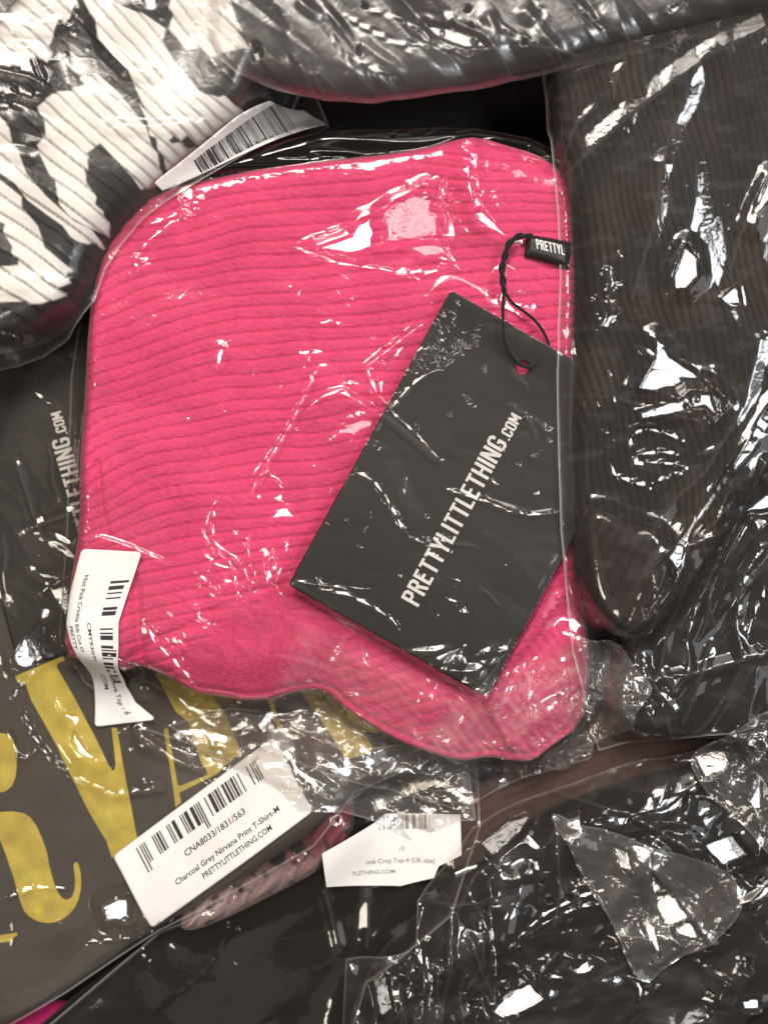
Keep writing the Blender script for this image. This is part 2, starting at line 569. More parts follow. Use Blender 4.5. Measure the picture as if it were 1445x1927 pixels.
    def build(self, name, mat, step=3.0, parent=None, milk=None, edge=.30, ew=3.5, press_=True):
        sdf = lambda X, Y: sdf_poly(self.P, X, Y)
        def at(x, y, d, z):
            m = edge * np.clip(1 - d / ew, 0, 1)
            for P, h, w in self.ridges:
                b = bbox(P); k = (x > b[0] - 5) & (x < b[2] + 5) & (y > b[1] - 5) & (y < b[3] + 5)
                if k.any():
                    dd = line_param(P, x[k], y[k])[0]; m[k] += .045 * np.clip(1 - dd / 3.0, 0, 1)
            if milk: m = m + milk(x, y)
            return {'milk': np.clip(m, 0, .9)}
        t = sheet(name, clipbox(bbox(self.P)), step, sdf, self.zf, mat, parent, at)
        if press_:
            D = sdf(GX, GY); z = self.zf(GX.ravel(), GY.ravel()).reshape(GX.shape)
            press(np.where(D > 0, z, 0))
        return t


def garment(name, outline, zn, H, R, mat, detail=None, step=4.0, tint=None, parent=None, sm=2, dr=40, below=None, smoothed=False):
    """a folded, padded piece of cloth lying on the pile"""
    P = up(smooth(outline, sm), zn)
    base = drape(dr) if below is None else (blur(np.maximum(drape(dr), below), 50) if smoothed else np.full(T.shape, float(below)))
    sdf = lambda X, Y: sdf_poly(P, X, Y)
    def zf(x, y, d):
        t = np.clip(d / R, 0, 1)
        z = samp(base, x, y) + H * np.sqrt(1 - (1 - t) ** 2)
        if detail is not None: z = z + detail(x, y, d)
        return z
    t = sheet(name, clipbox(bbox(P)), step, sdf, zf, mat, parent, (lambda x, y, d, z: {'tint': tint(x, y)}) if tint else None, rim=14)
    D = sdf(GX, GY); z = zf(GX.ravel(), GY.ravel(), np.clip(D, 0, None).ravel()).reshape(GX.shape)
    press(np.where(D > 0, z, 0))
    return t


# ---- lettering
t_ = .15
GL = {
    'P': (.44, [[(.07, 0), (.07, 1)], [(.07, .93), (.27, .93), (.36, .86), (.36, .6), (.27, .52), (.07, .52)]]),
    'R': (.45, [[(.07, 0), (.07, 1)], [(.07, .93), (.27, .93), (.36, .86), (.36, .62), (.27, .54), (.07, .54)], [(.24, .54), (.38, 0)]]),
    'E': (.40, [[(.07, 0), (.07, 1)], [(.07, .93), (.36, .93)], [(.07, .51), (.33, .51)], [(.07, .07), (.36, .07)]]),
    'T': (.42, [[(.21, 0), (.21, .9)], [(.01, .93), (.41, .93)]]),
    'Y': (.44, [[(.22, 0), (.22, .42)], [(.22, .4), (.05, 1)], [(.22, .4), (.39, 1)]]),
    'L': (.38, [[(.07, 0), (.07, 1)], [(.07, .07), (.36, .07)]]),
    'I': (.16, [[(.08, 0), (.08, 1)]]),
    'H': (.46, [[(.07, 0), (.07, 1)], [(.39, 0), (.39, 1)], [(.07, .5), (.39, .5)]]),
    'N': (.48, [[(.07, 0), (.07, 1)], [(.41, 0), (.41, 1)], [(.09, .97), (.39, .03)]]),
    'G': (.46, [[(.38, .68), (.38, .85), (.3, .93), (.15, .93), (.07, .85), (.07, .15), (.15, .07), (.3, .07), (.38, .15), (.38, .45), (.24, .45)]]),
    'C': (.44, [[(.37, .66), (.37, .85), (.29, .93), (.15, .93), (.07, .85), (.07, .15), (.15, .07), (.29, .07), (.37, .15), (.37, .34)]]),
    'O': (.46, [[(.23, .93), (.15, .93), (.07, .85), (.07, .15), (.15, .07), (.31, .07), (.39, .15), (.39, .85), (.31, .93), (.23, .93)]]),
    'M': (.58, [[(.07, 0), (.07, 1)], [(.51, 0), (.51, 1)], [(.09, .98), (.29, .25)], [(.49, .98), (.29, .25)]]),
    '.': (.17, [[(.08, 0), (.08, .14)]]),
}


def stroke_text(text, x, h, y=0.0, gap=.075, tt=.14, total=None):
    """list of quads in text space (x right, y up) for a condensed capital lettering"""
    quads = []; cx = x
    if total:
        n = sum(GL[c][0] for c in text) + gap * (len(text) - 1); sx = total / n
    else:
        sx = h
    for c in text:
        w, st = GL[c]
        for pl in st:
            for i in range(len(pl) - 1):
                (ax, ay), (bx, by) = pl[i], pl[i + 1]
                L = math.hypot(bx - ax, by - ay) + 1e-9; ux, uy = (bx - ax) / L, (by - ay) / L
                nx, ny = -uy * tt / 2, ux * tt / 2
                e0 = tt * .35 if i > 0 else 0; e1 = tt * .35 if i < len(pl) - 2 else 0
                ax, ay, bx, by = ax - ux * e0, ay - uy * e0, bx + ux * e1, by + uy * e1
                quads.append([(cx + sx * px, y + h * py) for px, py in ((ax + nx, ay + ny), (ax - nx, ay - ny), (bx - nx, by - ny), (bx + nx, by + ny))])
        cx += sx * (w + gap)
    return quads, cx


def quads_mesh(name, quads, mapf, mat, parent, dz=.05):
    V = []; F = []
    for k, q in enumerate(quads):
        n = len(V)
        for p in q:
            x, y, z = mapf(*p); V.append((x, y, z + dz * (k % 9)))
        F.append((n, n + 1, n + 2, n + 3))
    return mesh_np(name, V, np.array(F), mat, parent, smooth_=False)


def font_polys(text, h, width=None):
    cu = bpy.data.curves.new('lettering', 'FONT'); cu.body = text; cu.size = 1.0; cu.resolution_u = 2; cu.offset = .012
    ob = bpy.data.objects.new('lettering', cu); scene.collection.objects.link(ob)
    dg = bpy.context.evaluated_depsgraph_get()
    me = bpy.data.meshes.new_from_object(ob.evaluated_get(dg))
    V = np.array([v.co[:2] for v in me.vertices]); F = [list(p.vertices) for p in me.polygons]
    bpy.data.objects.remove(ob); bpy.data.curves.remove(cu); bpy.data.meshes.remove(me)
    V[:, 0] -= V[:, 0].min(); V *= h / .73
    if width: V[:, 0] *= width / V[:, 0].max()
    return V, F


def font_mesh(name, items, mapf, mat, parent):
    """items: (text, u, v, cap height, width); v grows downwards"""
    for (text, u, v, h, width) in items:
        V, F = font_polys(text, h, width)
        t = mesh_np(name, [mapf(u + a, v - b) for a, b in V], F, mat, parent, smooth_=False)
    return t


def bar_quads(u0, u1, v0, v1, seed, n=46, longer=(), gaps=()):
    R = random.Random(seed); q = []; u = u0
    unit = (u1 - u0) / n / 1.02
    while u < u1:
        w = R.choice([1, 1, 1, 2, 3]) * unit * .75; g = R.choice([1, 1, 2, 2.6]) * unit * .75
        ext = 0
        fr = (u - u0) / (u1 - u0)
        for a, b, e in longer:
            if a <= fr <= b: ext = e
        skip = any(a <= fr <= b for a, b in gaps)
        if not skip: q.append([(u, v0), (u, v1 + ext), (min(u + w, u1), v1 + ext), (min(u + w, u1), v0)])
        u += w + g
    return q


# ================================================================== THE SETTING
fl = mesh_np('floor', [(-3000, -3000, 0), (-3000, 4900, 0), (4400, 4900, 0), (4400, -3000, 0)], np.array([[0, 1, 2, 3]]), 'floor', smooth_=False)
fl.obj['kind'] = 'structure'


def folds(sc, am, ang, an, sd):
    """soft cloth folds"""
    def f(x, y, d):
        c, s = math.cos(ang), math.sin(ang)
        X = (x * c + y * s) / (sc * an); Y = (-x * s + y * c) / sc
        return am * (fbm(X, Y, sd, 3)) * np.clip(d / 20, 0, 1)
    return f


def ribs(ang, per, am, wob=3.0, sd=0, fo=None):
    def f(x, y, d):
        c, s = math.cos(ang), math.sin(ang)
        u = -x * s + y * c + wob * 3 * perlin(x / 130, y / 130, sd) * 2
        z = am * (np.abs(np.sin(np.pi * u / per)) ** .6) * np.clip(d / 8, 0, 1)
        if fo: z = z + fo(x, y, d)
        return z
    return f


# ================================================================== BOTTOM OF THE PILE
g = garment('folded_garment', [(-70, 1860), (60, 1885), (150, 1890), (260, 1925), (330, 2000), (-70, 2000)], 20, 25, 40, 'magenta', folds(60, 8, .2, 3, 21))
tag(g, 'magenta folded garment showing only at the bottom left corner of the pile', 'garment')

g = garment('folded_garment', [(40, 1960), (150, 1870), (300, 1765), (520, 1590), (700, 1480), (880, 1420), (930, 1600), (900, 1760), (760, 1900), (700, 2010), (60, 2010)], 40, 45, 60, 'olive', folds(80, 14, -.6, 3, 22))
tag(g, 'faded black folded garment below the gold printed tee and its white sticker', 'garment')

g = garment('folded_garment', [(800, 1610), (900, 1480), (1010, 1400), (1120, 1340), (1290, 1340), (1360, 1400), (1300, 1470), (1130, 1520), (980, 1560), (880, 1650)], 50, 26, 60, 'brown', folds(22, 9, -.45, 4, 23))
tag(g, 'dusky brown garment squeezed between the black packs right of the pink top', 'garment')

g = garment('folded_garment', [(640, 2010), (680, 1830), (800, 1700), (940, 1590), (1080, 1500), (1260, 1450), (1520, 1400), (1520, 2010)], 50, 62, 70, 'black', folds(110, 26, -.45, 2.2, 24))
tag(g, 'black folded garment under crackled clear film in the bottom right corner', 'garment')


def ruf_tint(x, y):
    n = fbm(x / 22, y / 22, 31, 3)
    c1 = np.array([.22, .05, .07]); c2 = np.array([.36, .25, .25]); c3 = np.array([.018, .015, .015])
    t = sstep(1560, 1640, y - .0 * x + 15 * n)[:, None]
    c = c1 * (1 - t) + c2 * t
    sp = .75 * sstep(.15, .5, fbm(x / 26 + 3, y / 26, 33, 2))[:, None]
    for (ax, ay, rr) in ((522, 1608, 20), (560, 1588, 17), (455, 1668, 9), (500, 1640, 8)):
        sp = np.maximum(sp, sstep(rr, rr - 5, np.hypot(x - CX - (ax - CX) * .985, y - CY - (ay - CY) * .985))[:, None])
    return c * (1 - sp) + c3 * sp


ru = lambda x, y, d: 13 * np.abs(np.sin((x * .85 + y * .5 + 14 * perlin(x / 40, y / 40, 5)) / 9)) * np.clip(d / 15, 0, 1)
g = garment('ruffled_garment', [(330, 1765), (350, 1700), (470, 1590), (560, 1470), (640, 1462), (672, 1530), (655, 1590), (600, 1640), (540, 1672), (420, 1735)], 60, 30, 30, 'ruffle', ru, tint=ruf_tint, step=3)
tag(g, 'crumpled pink and black patterned garment peeping out below the lower white sticker', 'garment')

# bag over the faded black and ruffled garments
f = Film([(40, 1975), (290, 1770), (420, 1700), (520, 1440), (900, 1400), (905, 1560), (850, 1720), (690, 1850), (640, 2010), (40, 2010)], 90, n=1, dr=30,
         crump=((130, 6, 2.2, -.6, 1), (50, 1.2, 2.0, -.4, 2)))
f.stroke('B', 6, [(430, 1720), (428, 1750), (440, 1765), (450, 1740)]).stroke('C', 7, [(432, 1725), (440, 1745)])
f.stroke('A', 4, [(420, 1640), (440, 1665), (447, 1690)]).stroke('A', 5, [(545, 1590), (560, 1625), (556, 1632)])
f.stroke('B', 3, [(255, 1790), (280, 1830), (292, 1860)]).stroke('C', 3, [(340, 1875), (400, 1820), (430, 1760)])
f.stroke('C', 4, [(430, 1820), (460, 1825)])
f.ridge(6, 16, [(610, 1670), (640, 1800)]).ridge(6, 20, [(700, 1660), (690, 1790)])
f.dots('*', [(420, 1600), (640, 1500), (650, 1640), (470, 1700)], 16, 1.5, 3, 3)
t_bag = f.build('polybag', 'film', 4.0)
tag(t_bag, 'clear plastic bag over the faded black garment and the ruffled pink one', 'plastic bag')

# the third sticker, on that bag: "...ook Crop Top"
def quad_map(A, U, V_, zn, zadd=.8, bend=None):
    k = (HC - zn) / HC
    ax, ay = up([A], zn)[0]
    def mp(u, v):
        return ax + (U[0] * u + V_[0] * v) * k, ay + (U[1] * u + V_[1] * v) * k
    return mp


st3 = up([(606, 1606), (657, 1578), (704, 1553), (726, 1537), (867, 1537), (869, 1612), (826, 1634), (817, 1656), (754, 1675), (614, 1673)], 95)
zt3 = blur(maxf(T, 30), 30)
zs = lambda x, y, d=None: samp(zt3, x, y) + 2.0
s3 = sheet('sticker', clipbox(bbox(st3)), 4, lambda X, Y: sdf_poly(st3, X, Y), zs, 'white_paper', t_bag)
s3.obj['label'] = 'white paper sticker with half hidden text and a short barcode'
def m3(dz):
    mp = quad_map((600, 1537), (1, -.03), (.03, 1), 95)
    def f_(u, v):
        x, y = mp(u, v); return (x, y, float(samp(zt3, np.array([x]), np.array([y]))[0]) + 2.0 + dz)
    return f_
quads_mesh('barcode', bar_quads(112, 208, 8, 34, 31, n=30), m3(.5), 'grey_ink', s3)
font_mesh('lettering', [('ook Crop Top-4 (UK size)', 86, 98, 9.5, 130), ('TLETHING.COM', 58, 118, 8, 82), ('/1', 150, 76, 10, None)], m3(.5), 'grey_ink', s3)

# ================================================================== CHARCOAL TEE WITH GOLD PRINT
tee_out = [(-90, 560), (640, 560), (900, 1000), (900, 1370), (800, 1440), (660, 1490), (560, 1590), (280, 1762), (130, 1865), (40, 1925), (-90, 1990)]
tee = garment('folded_tee', tee_out, 95, 34, 55, 'charcoal', folds(150, 7, -.5, 2, 41), step=4.5, dr=70, sm=1)
tag(tee, 'charcoal grey folded tee with big gold serif letters at lower left', 'tee')
TEE_Z = T.copy()


def flat_print(name, polys, zn, Z, mat, parent, lift=1.2, step=4.0):
    for P in polys:
        Pu = up(P, zn)
        sheet(name, clipbox(bbox(Pu)), step, lambda X, Y: sdf_poly(Pu, X, Y), lambda x, y, d: samp(Z, x, y) + lift, mat, parent)


def z6(pts):
    return [(a / 2.0, 1200 + b / 2.0) for a, b in pts]


def arc(pts, n=1):
    return smooth(pts, n)


letters = [
    arc(z6([(-80, 690), (40, 686), (90, 720), (135, 820), (158, 930), (185, 1005), (212, 1030), (240, 1020), (252, 980), (250, 930), (243, 885), (262, 880), (276, 940), (272, 1010), (245, 1070), (190, 1112), (130, 1120), (80, 1100), (45, 1060), (0, 900), (-80, 700)])),
    arc(z6([(-80, 380), (0, 385), (22, 440), (26, 540), (0, 605), (-80, 620)])),
    z6([(-80, 1172), (25, 1155), (28, 1168), (15, 1172), (5, 1188), (-80, 1200)]),
    z6([(20, 162), (205, 84), (212, 100), (176, 118), (250, 252), (330, 400), (400, 545), (408, 500), (392, 362), (412, 362), (452, 590), (492, 795), (440, 832), (395, 868), (372, 800), (300, 682), (180, 432), (80, 252), (60, 188), (30, 186)]),
    z6([(560, 150), (640, 140), (740, 190), (830, 300), (895, 460), (862, 482), (800, 540), (655, 612), (662, 650), (640, 668), (632, 600), (594, 368), (610, 366), (650, 590), (770, 540), (740, 500), (690, 340), (640, 300)]),
    z6([(975, 150), (1055, 372), (1036, 366), (968, 180)]),
    z6([(1080, 100), (1180, 120), (1402, 430), (1392, 452), (1300, 476), (1250, 400), (1150, 260), (1075, 150)]),
]
flat_print('printed_letter', letters, 125, TEE_Z, 'gold', tee)

# hidden hang tag with its lettering, left of the pink top
CARDTXT = 'PRETTYLITTLETHING'


def hang_tag_card(A, U, V_, sc, zn, Zmap, root, hole=None, th=2.0, dz=3.0, z_of=None):
    k = (HC - zn) / HC * sc
    ax, ay = up([A], zn)[0]
    W_, H_ = 633.0, 428.0
    def xy(u, v): return ax + (U[0] * u + V_[0] * v) * k, ay + (U[1] * u + V_[1] * v) * k
    def sd(X, Y):
        r = 9.0
        qx = np.abs(X - W_ / 2) - (W_ / 2 - r); qy = np.abs(Y - H_ / 2) - (H_ / 2 - r)
        dd = -(np.hypot(np.maximum(qx, 0), np.maximum(qy, 0)) + np.minimum(np.maximum(qx, qy), 0) - r)
        if hole: dd = np.minimum(dd, np.hypot(X - hole[0], Y - hole[1]) - hole[2])
        return dd
    def warp(x, y, z):
        px, py = xy(x, y)
        return np.stack([px, py, z_of(px, py)], 1)
    card = sheet('card', (0, 0, W_, H_), 6.0 if not hole else 5.0, sd, lambda x, y, d: x * 0, 'card', root, warp=warp, rim=th)
    def mp(a, b):   # text space: x along the card, y up
        px, py = xy(a, b)
        return (px, py, float(z_of(np.array([px]), np.array([py]))[0]) + .5)
    q, e = stroke_text(CARDTXT, 0, 37, total=352)
    q2, e2 = stroke_text('.COM', 0, 22, total=50, tt=.16)
    quads = [[(83.5 + a, 233.6 - b) for a, b in r] for r in q] + [[(83.5 + 357 + a, 233.6 - b) for a, b in r] for r in q2]
    quads_mesh('lettering', quads, mp, 'white_ink', card)
    return card


root = empty('hang_tag', *up([(60, 900)], 130)[0], 130)
tag(root, 'black hang tag with white lettering lying left of the pink top, mostly hidden', 'hang tag')
LT = up([(0, 0)], 130)
k0 = .93
Uv = (-.283, -.959); Vv = (.959, -.283)
A0 = (110 - k0 * (Uv[0] * 440 + Vv[0] * 233.6), 812 - k0 * (Uv[1] * 440 + Vv[1] * 233.6))
Zt = blur(maxf(T, 30), 40)
hang_tag_card(A0, Uv, Vv, k0, 135, T, root, z_of=lambda x, y: samp(Zt, x, y) + 3)
press(np.where((GX < 420) & (GY > 620) & (GY < 1080), Zt + 4, 0))

# tee bag
f = Film([(-90, 560), (640, 560), (930, 1200), (900, 1390), (800, 1450), (668, 1500), (590, 1600), (290, 1772), (110, 1892), (-90, 2010)], 140, n=2, dr=26,
         crump=((150, 5, 1.6, .7, 1), (60, 1.1, 2.0, .5, 2)))
f.zone([(-80, 640), (150, 640), (150, 1250), (-80, 1250)], ((70, 4, 2.5, 1.0, 5), (30, .8, 2, .8, 6)))
f.zone([(230, 1330), (700, 1300), (700, 1480), (420, 1500), (240, 1420)], ((50, 8, 2.2, .35, 7), (22, 2.6, 2.0, -.6, 8)), 30)
f.zone([(440, 1380), (640, 1390), (640, 1520), (560, 1500)], ((34, 6, 2.0, .5, 9),), 20)
f.patch('B', [(8, 1235), (44, 1188), (60, 1176), (54, 1215), (62, 1243), (34, 1266), (10, 1262)])
f.stroke('B', 7, [(0, 1330), (22, 1296), (48, 1268), (60, 1240)]).stroke('B', 5, [(60, 1180), (78, 1200), (98, 1222)])
f.stroke('B', 5, [(-5, 1385), (14, 1420), (22, 1446), (52, 1424)])
f.stroke('A', 6, [(20, 1345), (50, 1410), (90, 1452), (150, 1490), (200, 1511), (240, 1505), (285, 1500), (262, 1482)])
f.stroke('A', 6, [(82, 1318), (108, 1368), (138, 1406)]).patch('A', [(120, 1385), (136, 1410), (165, 1446), (140, 1436), (118, 1405)], 3)
f.stroke('A', 9, [(150, 1795), (232, 1786), (272, 1770)]).stroke('B', 6, [(290, 1752), (320, 1745)])
f.patch('B', [(180, 1722), (230, 1712), (228, 1745), (190, 1752)], 12)
f.stroke('A', 9, [(-5, 1712), (40, 1692), (110, 1694)]).stroke('C', 4, [(2, 1760), (0, 1800), (3, 1815)])
f.stroke('A', 8, [(425, 1440), (455, 1416), (520, 1404)]).stroke('A', 9, [(538, 1424), (552, 1452), (575, 1472), (592, 1486)])
f.stroke('A', 6, [(482, 1316), (520, 1310), (545, 1322), (590, 1322), (622, 1308)]).patch('A', [(598, 1290), (612, 1286), (618, 1302), (604, 1306)], 3)
f.stroke('B', 4, [(275, 1300), (340, 1310), (385, 1345), (440, 1372)]).stroke('B', 6, [(206, 1262), (240, 1290), (282, 1320)])
f.stroke('A', 4, [(330, 1400), (340, 1420), (365, 1402)]).stroke('A', 3, [(345, 1465), (360, 1440)]).stroke('A', 4, [(300, 1412), (318, 1418)])
f.stroke('A', 4, [(210, 1390), (260, 1372), (300, 1380)]).stroke('A', 3, [(110, 1475), (150, 1500)])
f.stroke('B', 3, [(60, 1120), (110, 1090), (130, 1070)]).stroke('A', 4, [(45, 733), (78, 757)])
f.dots('A', [(240, 1340), (700, 1310), (700, 1450), (420, 1470), (250, 1400)], 46, 1.5, 4.0, 11)
f.dots('A', [(560, 1280), (700, 1340), (690, 1400), (600, 1390)], 20, 2, 5, 12)
f.ridge(5, 14, [(180, 1515), (290, 1500), (270, 1482)]).ridge(6, 16, [(480, 1400), (560, 1420), (650, 1500)]).ridge(5, 12, [(240, 1390), (420, 1500)])
f.ridge(4, 12, [(20, 1000), (130, 960)]).ridge(4, 12, [(10, 860), (60, 1010)])
f.creases([(240, 1330), (700, 1300), (700, 1460), (420, 1480), (240, 1420)], 16, 30, 110, 4.0, 8, .5, .6, 101)
f.creases([(-40, 700), (130, 700), (130, 1200), (-40, 1200)], 8, 60, 160, 3.0, 12, 1.1, .4, 102)
TEEBAG = f
t_tb = f.build('polybag', 'film', 3.2, milk=lambda x, y: .05 * sstep(1300, 1420, y) * sstep(240, 420, x) * sstep(1560, 1440, y))
tag(t_tb, 'clear crinkled plastic bag over the charcoal tee with gold letters', 'plastic bag')

# sticker on tee bag
Zst = blur(maxf(T, 14), 26)
def sticker_flat(A, U, V_, sc, W_, H_, zn, parent, Z, label):
    k = (HC - zn) / HC * sc
    ax, ay = up([A], zn)[0]
    xy = lambda u, v: (ax + (U[0] * u + V_[0] * v) * k, ay + (U[1] * u + V_[1] * v) * k)
    def sd(X, Y):
        r = 9.0; qx = np.abs(X - W_ / 2) - (W_ / 2 - r); qy = np.abs(Y - H_ / 2) - (H_ / 2 - r)
        return -(np.hypot(np.maximum(qx, 0), np.maximum(qy, 0)) + np.minimum(np.maximum(qx, qy), 0) - r)
    def warp(x, y, z):
        px, py = xy(x, y); return np.stack([px, py, samp(Z, px, py) + 2.0], 1)
    s = sheet('sticker', (0, 0, W_, H_), 4.0, sd, lambda x, y, d: x * 0, 'white_paper', parent, warp=warp, rim=.6)
    s.obj['label'] = label
    def mp(u, v):
        px, py = xy(u, v); return (px, py, float(samp(Z, np.array([px]), np.array([py]))[0]) + 2.5)
    return s, mp


s2, mp2 = sticker_flat((195, 1634), (.799, -.601), (.508, .861), 1.0, 393, 156, 150, t_tb, Zst, 'white barcode sticker with three lines of black print')
quads_mesh('barcode', bar_quads(48, 345, 14, 52, 77, n=84, longer=((0, .04, 14), (.48, .52, 14)), gaps=((.09, .10), (.19, .225), (.30, .345), (.525, .55), (.85, .87))), mp2, 'ink', s2)
font_mesh('lettering', [('CNA8033/1831/563', 130, 84, 12, 146), ('Charcoal Grey Nirvana Print T-Shirt-M', 88, 117, 11, 250), ('PRETTYLITTLETHING.COM', 143, 137, 11, 165)], mp2, 'ink', s2)
press(np.where(sdf_poly(up([(195, 1634), (509, 1398), (588, 1531), (274, 1768)], 150), GX, GY) > 0, Zst + 3, 0))

# crumpled loose flap of film over the sticker's right end
f = Film([(300, 1380), (420, 1345), (560, 1360), (700, 1420), (880, 1400), (900, 1560), (865, 1562), (776, 1604), (740, 1580), (697, 1560), (640, 1540), (560, 1535), (505, 1480), (400, 1450)], 170, n=3, dr=20,
         crump=((44, 9, 2.4, .3, 1), (20, 3.0, 1.8, -.3, 2)))
f.dots('*', [(430, 1400), (860, 1430), (880, 1540), (640, 1530), (470, 1450)], 50, 1.6, 4.2, 21)
f.stroke('A', 8, [(430, 1446), (462, 1420), (520, 1408)]).stroke('A', 9, [(540, 1430), (556, 1460), (592, 1488)]).stroke('A', 8, [(706, 1455), (716, 1470), (704, 1480)])
f.stroke('A', 6, [(742, 1502), (780, 1518)]).stroke('A', 5, [(790, 1520), (800, 1516)])
f.creases([(320, 1380), (860, 1400), (860, 1530), (520, 1500)], 18, 25, 110, 4.5, 8, .5, .7, 103)
t = f.build('film_flap', 'film_veil', 2.8, parent=t_tb, edge=.2)

# ================================================================== THE HOT PINK TOP
def pink_phase(x, y):
    k = 1.045
    X = CX + (x - CX) * k; Y = CY + (y - CY) * k   # back to photo pixels at its top
    ang = sstep(1040, 1300, Y + .25 * (X - 400))
    bend = 75 * np.exp(-np.clip(X - 130, 0, 2000) / 120.0)
    u = Y + .10 * (X - 300) - bend + 10 * perlin(X / 170, Y / 170, 2) * 2 + 2.0 * perlin(X / 60, Y / 50, 6) + .9 * perlin(X / 18, Y / 18, 61)
    u = u - 70 * sstep(700, 1080, X) * sstep(560, 200, Y)
    return u, X, Y


def pink_detail(x, y, d):
    u, X, Y = pink_phase(x, y)
    per = 24.0
    fr = np.mod(u / per, 1.0)
    h = (6.4 + 1.4 * perlin(X / 60, np.floor(u / per) * 3.3, 62)) * (np.clip(1 - np.abs(2 * fr - 1) ** 4.6, 0, 1))
    cr = 2.1 * perlin(X / 13 + u / 14, u / 5.0, 9) + 1.7 * perlin(X / 6, u / 3.6, 10)
    # lower left: the folded front edge where the ribs turn downwards
    m = sstep(0, 26, sdf_poly([(430, 1140), (520, 1090), (640, 1180), (640, 1330), (380, 1330), (300, 1240), (380, 1190)], X, Y))
    v = X + .25 * (Y - 1200) + 5 * perlin(X / 40, Y / 40, 4)
    fr2 = np.mod(v / 15.0, 1)
    h2 = 5.0 * (1 - np.abs(2 * fr2 - 1) ** 2.2) + 1.6 * perlin(v / 4, Y / 9, 14)
    z = (h + cr) * (1 - m) + h2 * m
    z = z + 16 * np.exp(-((X - 215 - .12 * (Y - 1000)) / 12.0) ** 2) * 0
    # broad undulation and creases
    z = z + 4.5 * fbm(X / 260, Y / 200, 15, 2)
    z = z - 5 * sstep(-30, 30, sdf_poly([(560, 1300), (590, 1250), (640, 1180), (700, 1190), (900, 1260), (1010, 1060), (1200, 1000), (1200, 1500), (560, 1500)], X, Y))
    z = z - 7 * np.exp(-(line_param([(188, 870), (196, 960), (210, 1010), (215, 1080)], X, Y)[0] / 5.0) ** 2)
    z = z - 9 * np.exp(-(line_param([(258, 1090), (262, 1160), (268, 1240)], X, Y)[0] / 9.0) ** 2)
    z = z - 6 * np.exp(-(line_param([(250, 1232), (330, 1190), (420, 1140), (540, 1095)], X, Y)[0] / 8.0) ** 2)
    # the lower right turn-up, ribs running down towards its corner
    m3_ = sstep(-10, 20, sdf_poly([(860, 1330), (960, 1240), (1070, 1080), (1140, 1150), (1140, 1440), (900, 1460), (800, 1420)], X, Y))
    v3 = .85 * X - .5 * Y + 8 * perlin(X / 50, Y / 50, 17)
    m4_ = sstep(-10, 20, sdf_poly([(600, 1180), (640, 1160), (940, 1330), (860, 1330), (800, 1450), (600, 1350)], X, Y))
    z = z * 1.0
    hh = 4.0 * np.abs(np.sin(v3 / 5.6)) + 1.0 * perlin(X / 5, Y / 5, 18)
    z = z + (hh - (h + cr)) * m3_ + (2.6 * np.abs(np.sin((.30 * X + .95 * Y + 6 * perlin(X / 40, Y / 40, 88)) / 7.0)) + 2.2 * perlin(X / 11, Y / 4.5, 19) + 2 - (h + cr)) * m4_ * (1 - m3_) * (1 - m)
    z = z + 12 * np.exp(-(line_param([(960, 1400), (925, 1330), (950, 1250), (1050, 1120)], X, Y)[0] / 13.0) ** 2)
    # raised crest near the top right corner
    z = z + 12 * np.exp(-(line_param([(880, 255), (875, 330), (900, 420)], X, Y)[0] / 24.0) ** 2)
    z = z - 10 * np.exp(-(line_param([(905, 262), (960, 300), (1030, 330)], X, Y)[0] / 14.0) ** 2)
    z = z - 36 * sstep(1150, 1340, Y) * sstep(120, 10, d)
    return z * np.clip(d / 16, 0, 1)


root_pink = empty('rib_top', *up([(600, 800)], 60)[0], 60)
tag(root_pink, 'folded hot pink crinkle rib knit top with black neck label, largest thing in the middle', 'top')
body = garment('body', [(250, 366), (330, 336), (500, 302), (700, 281), (800, 266), (855, 250), (905, 244), (960, 262), (1010, 276), (1050, 300), (1080, 330), (1095, 420), (1095, 700), (1092, 900), (1092, 1010), (1098, 1110), (1115, 1190), (1120, 1290), (1100, 1378), (1050, 1410), (1010, 1444), (960, 1442), (925, 1434), (868, 1444), (800, 1424), (740, 1400), (680, 1364), (640, 1336), (610, 1308), (570, 1306), (480, 1330), (400, 1318), (360, 1312), (318, 1286), (250, 1256), (225, 1272), (170, 1252), (108, 1242), (118, 1120), (140, 985), (138, 880), (149, 740), (156, 600), (170, 490), (205, 425)],
               165, 80, 28, 'pink', pink_detail, step=2.7, parent=root_pink, dr=60, sm=1, below=82, smoothed=True)
PZ = T.copy()
ZP = blur(maxf(T, 12), 30)

# neck label, a folded black loop
lp = up([(990, 441), (1078, 456), (1070, 506), (986, 482)], 175)
zl = lambda x, y, d=None: samp(ZP, x, y) + 12
nl = sheet('neck_label', clipbox(bbox(lp)), 3, lambda X, Y: sdf_poly(lp, X, Y), lambda x, y, d: samp(ZP, x, y) + 8 + 8 * np.sqrt(np.clip(d / 10, 0, 1)), 'card', root_pink, rim=14)
def mpl(a, b):
    (x, y), = up([(1009 + a * .972 + b * -.15, 470 + a * .22 - b * .98)], 175)
    return (x, y, float(samp(ZP, np.array([x]), np.array([y]))[0]) + 17)
q, _ = stroke_text('PRETTYL', 0, 19, total=54)
quads_mesh('lettering', q, mpl, 'white_ink', nl)

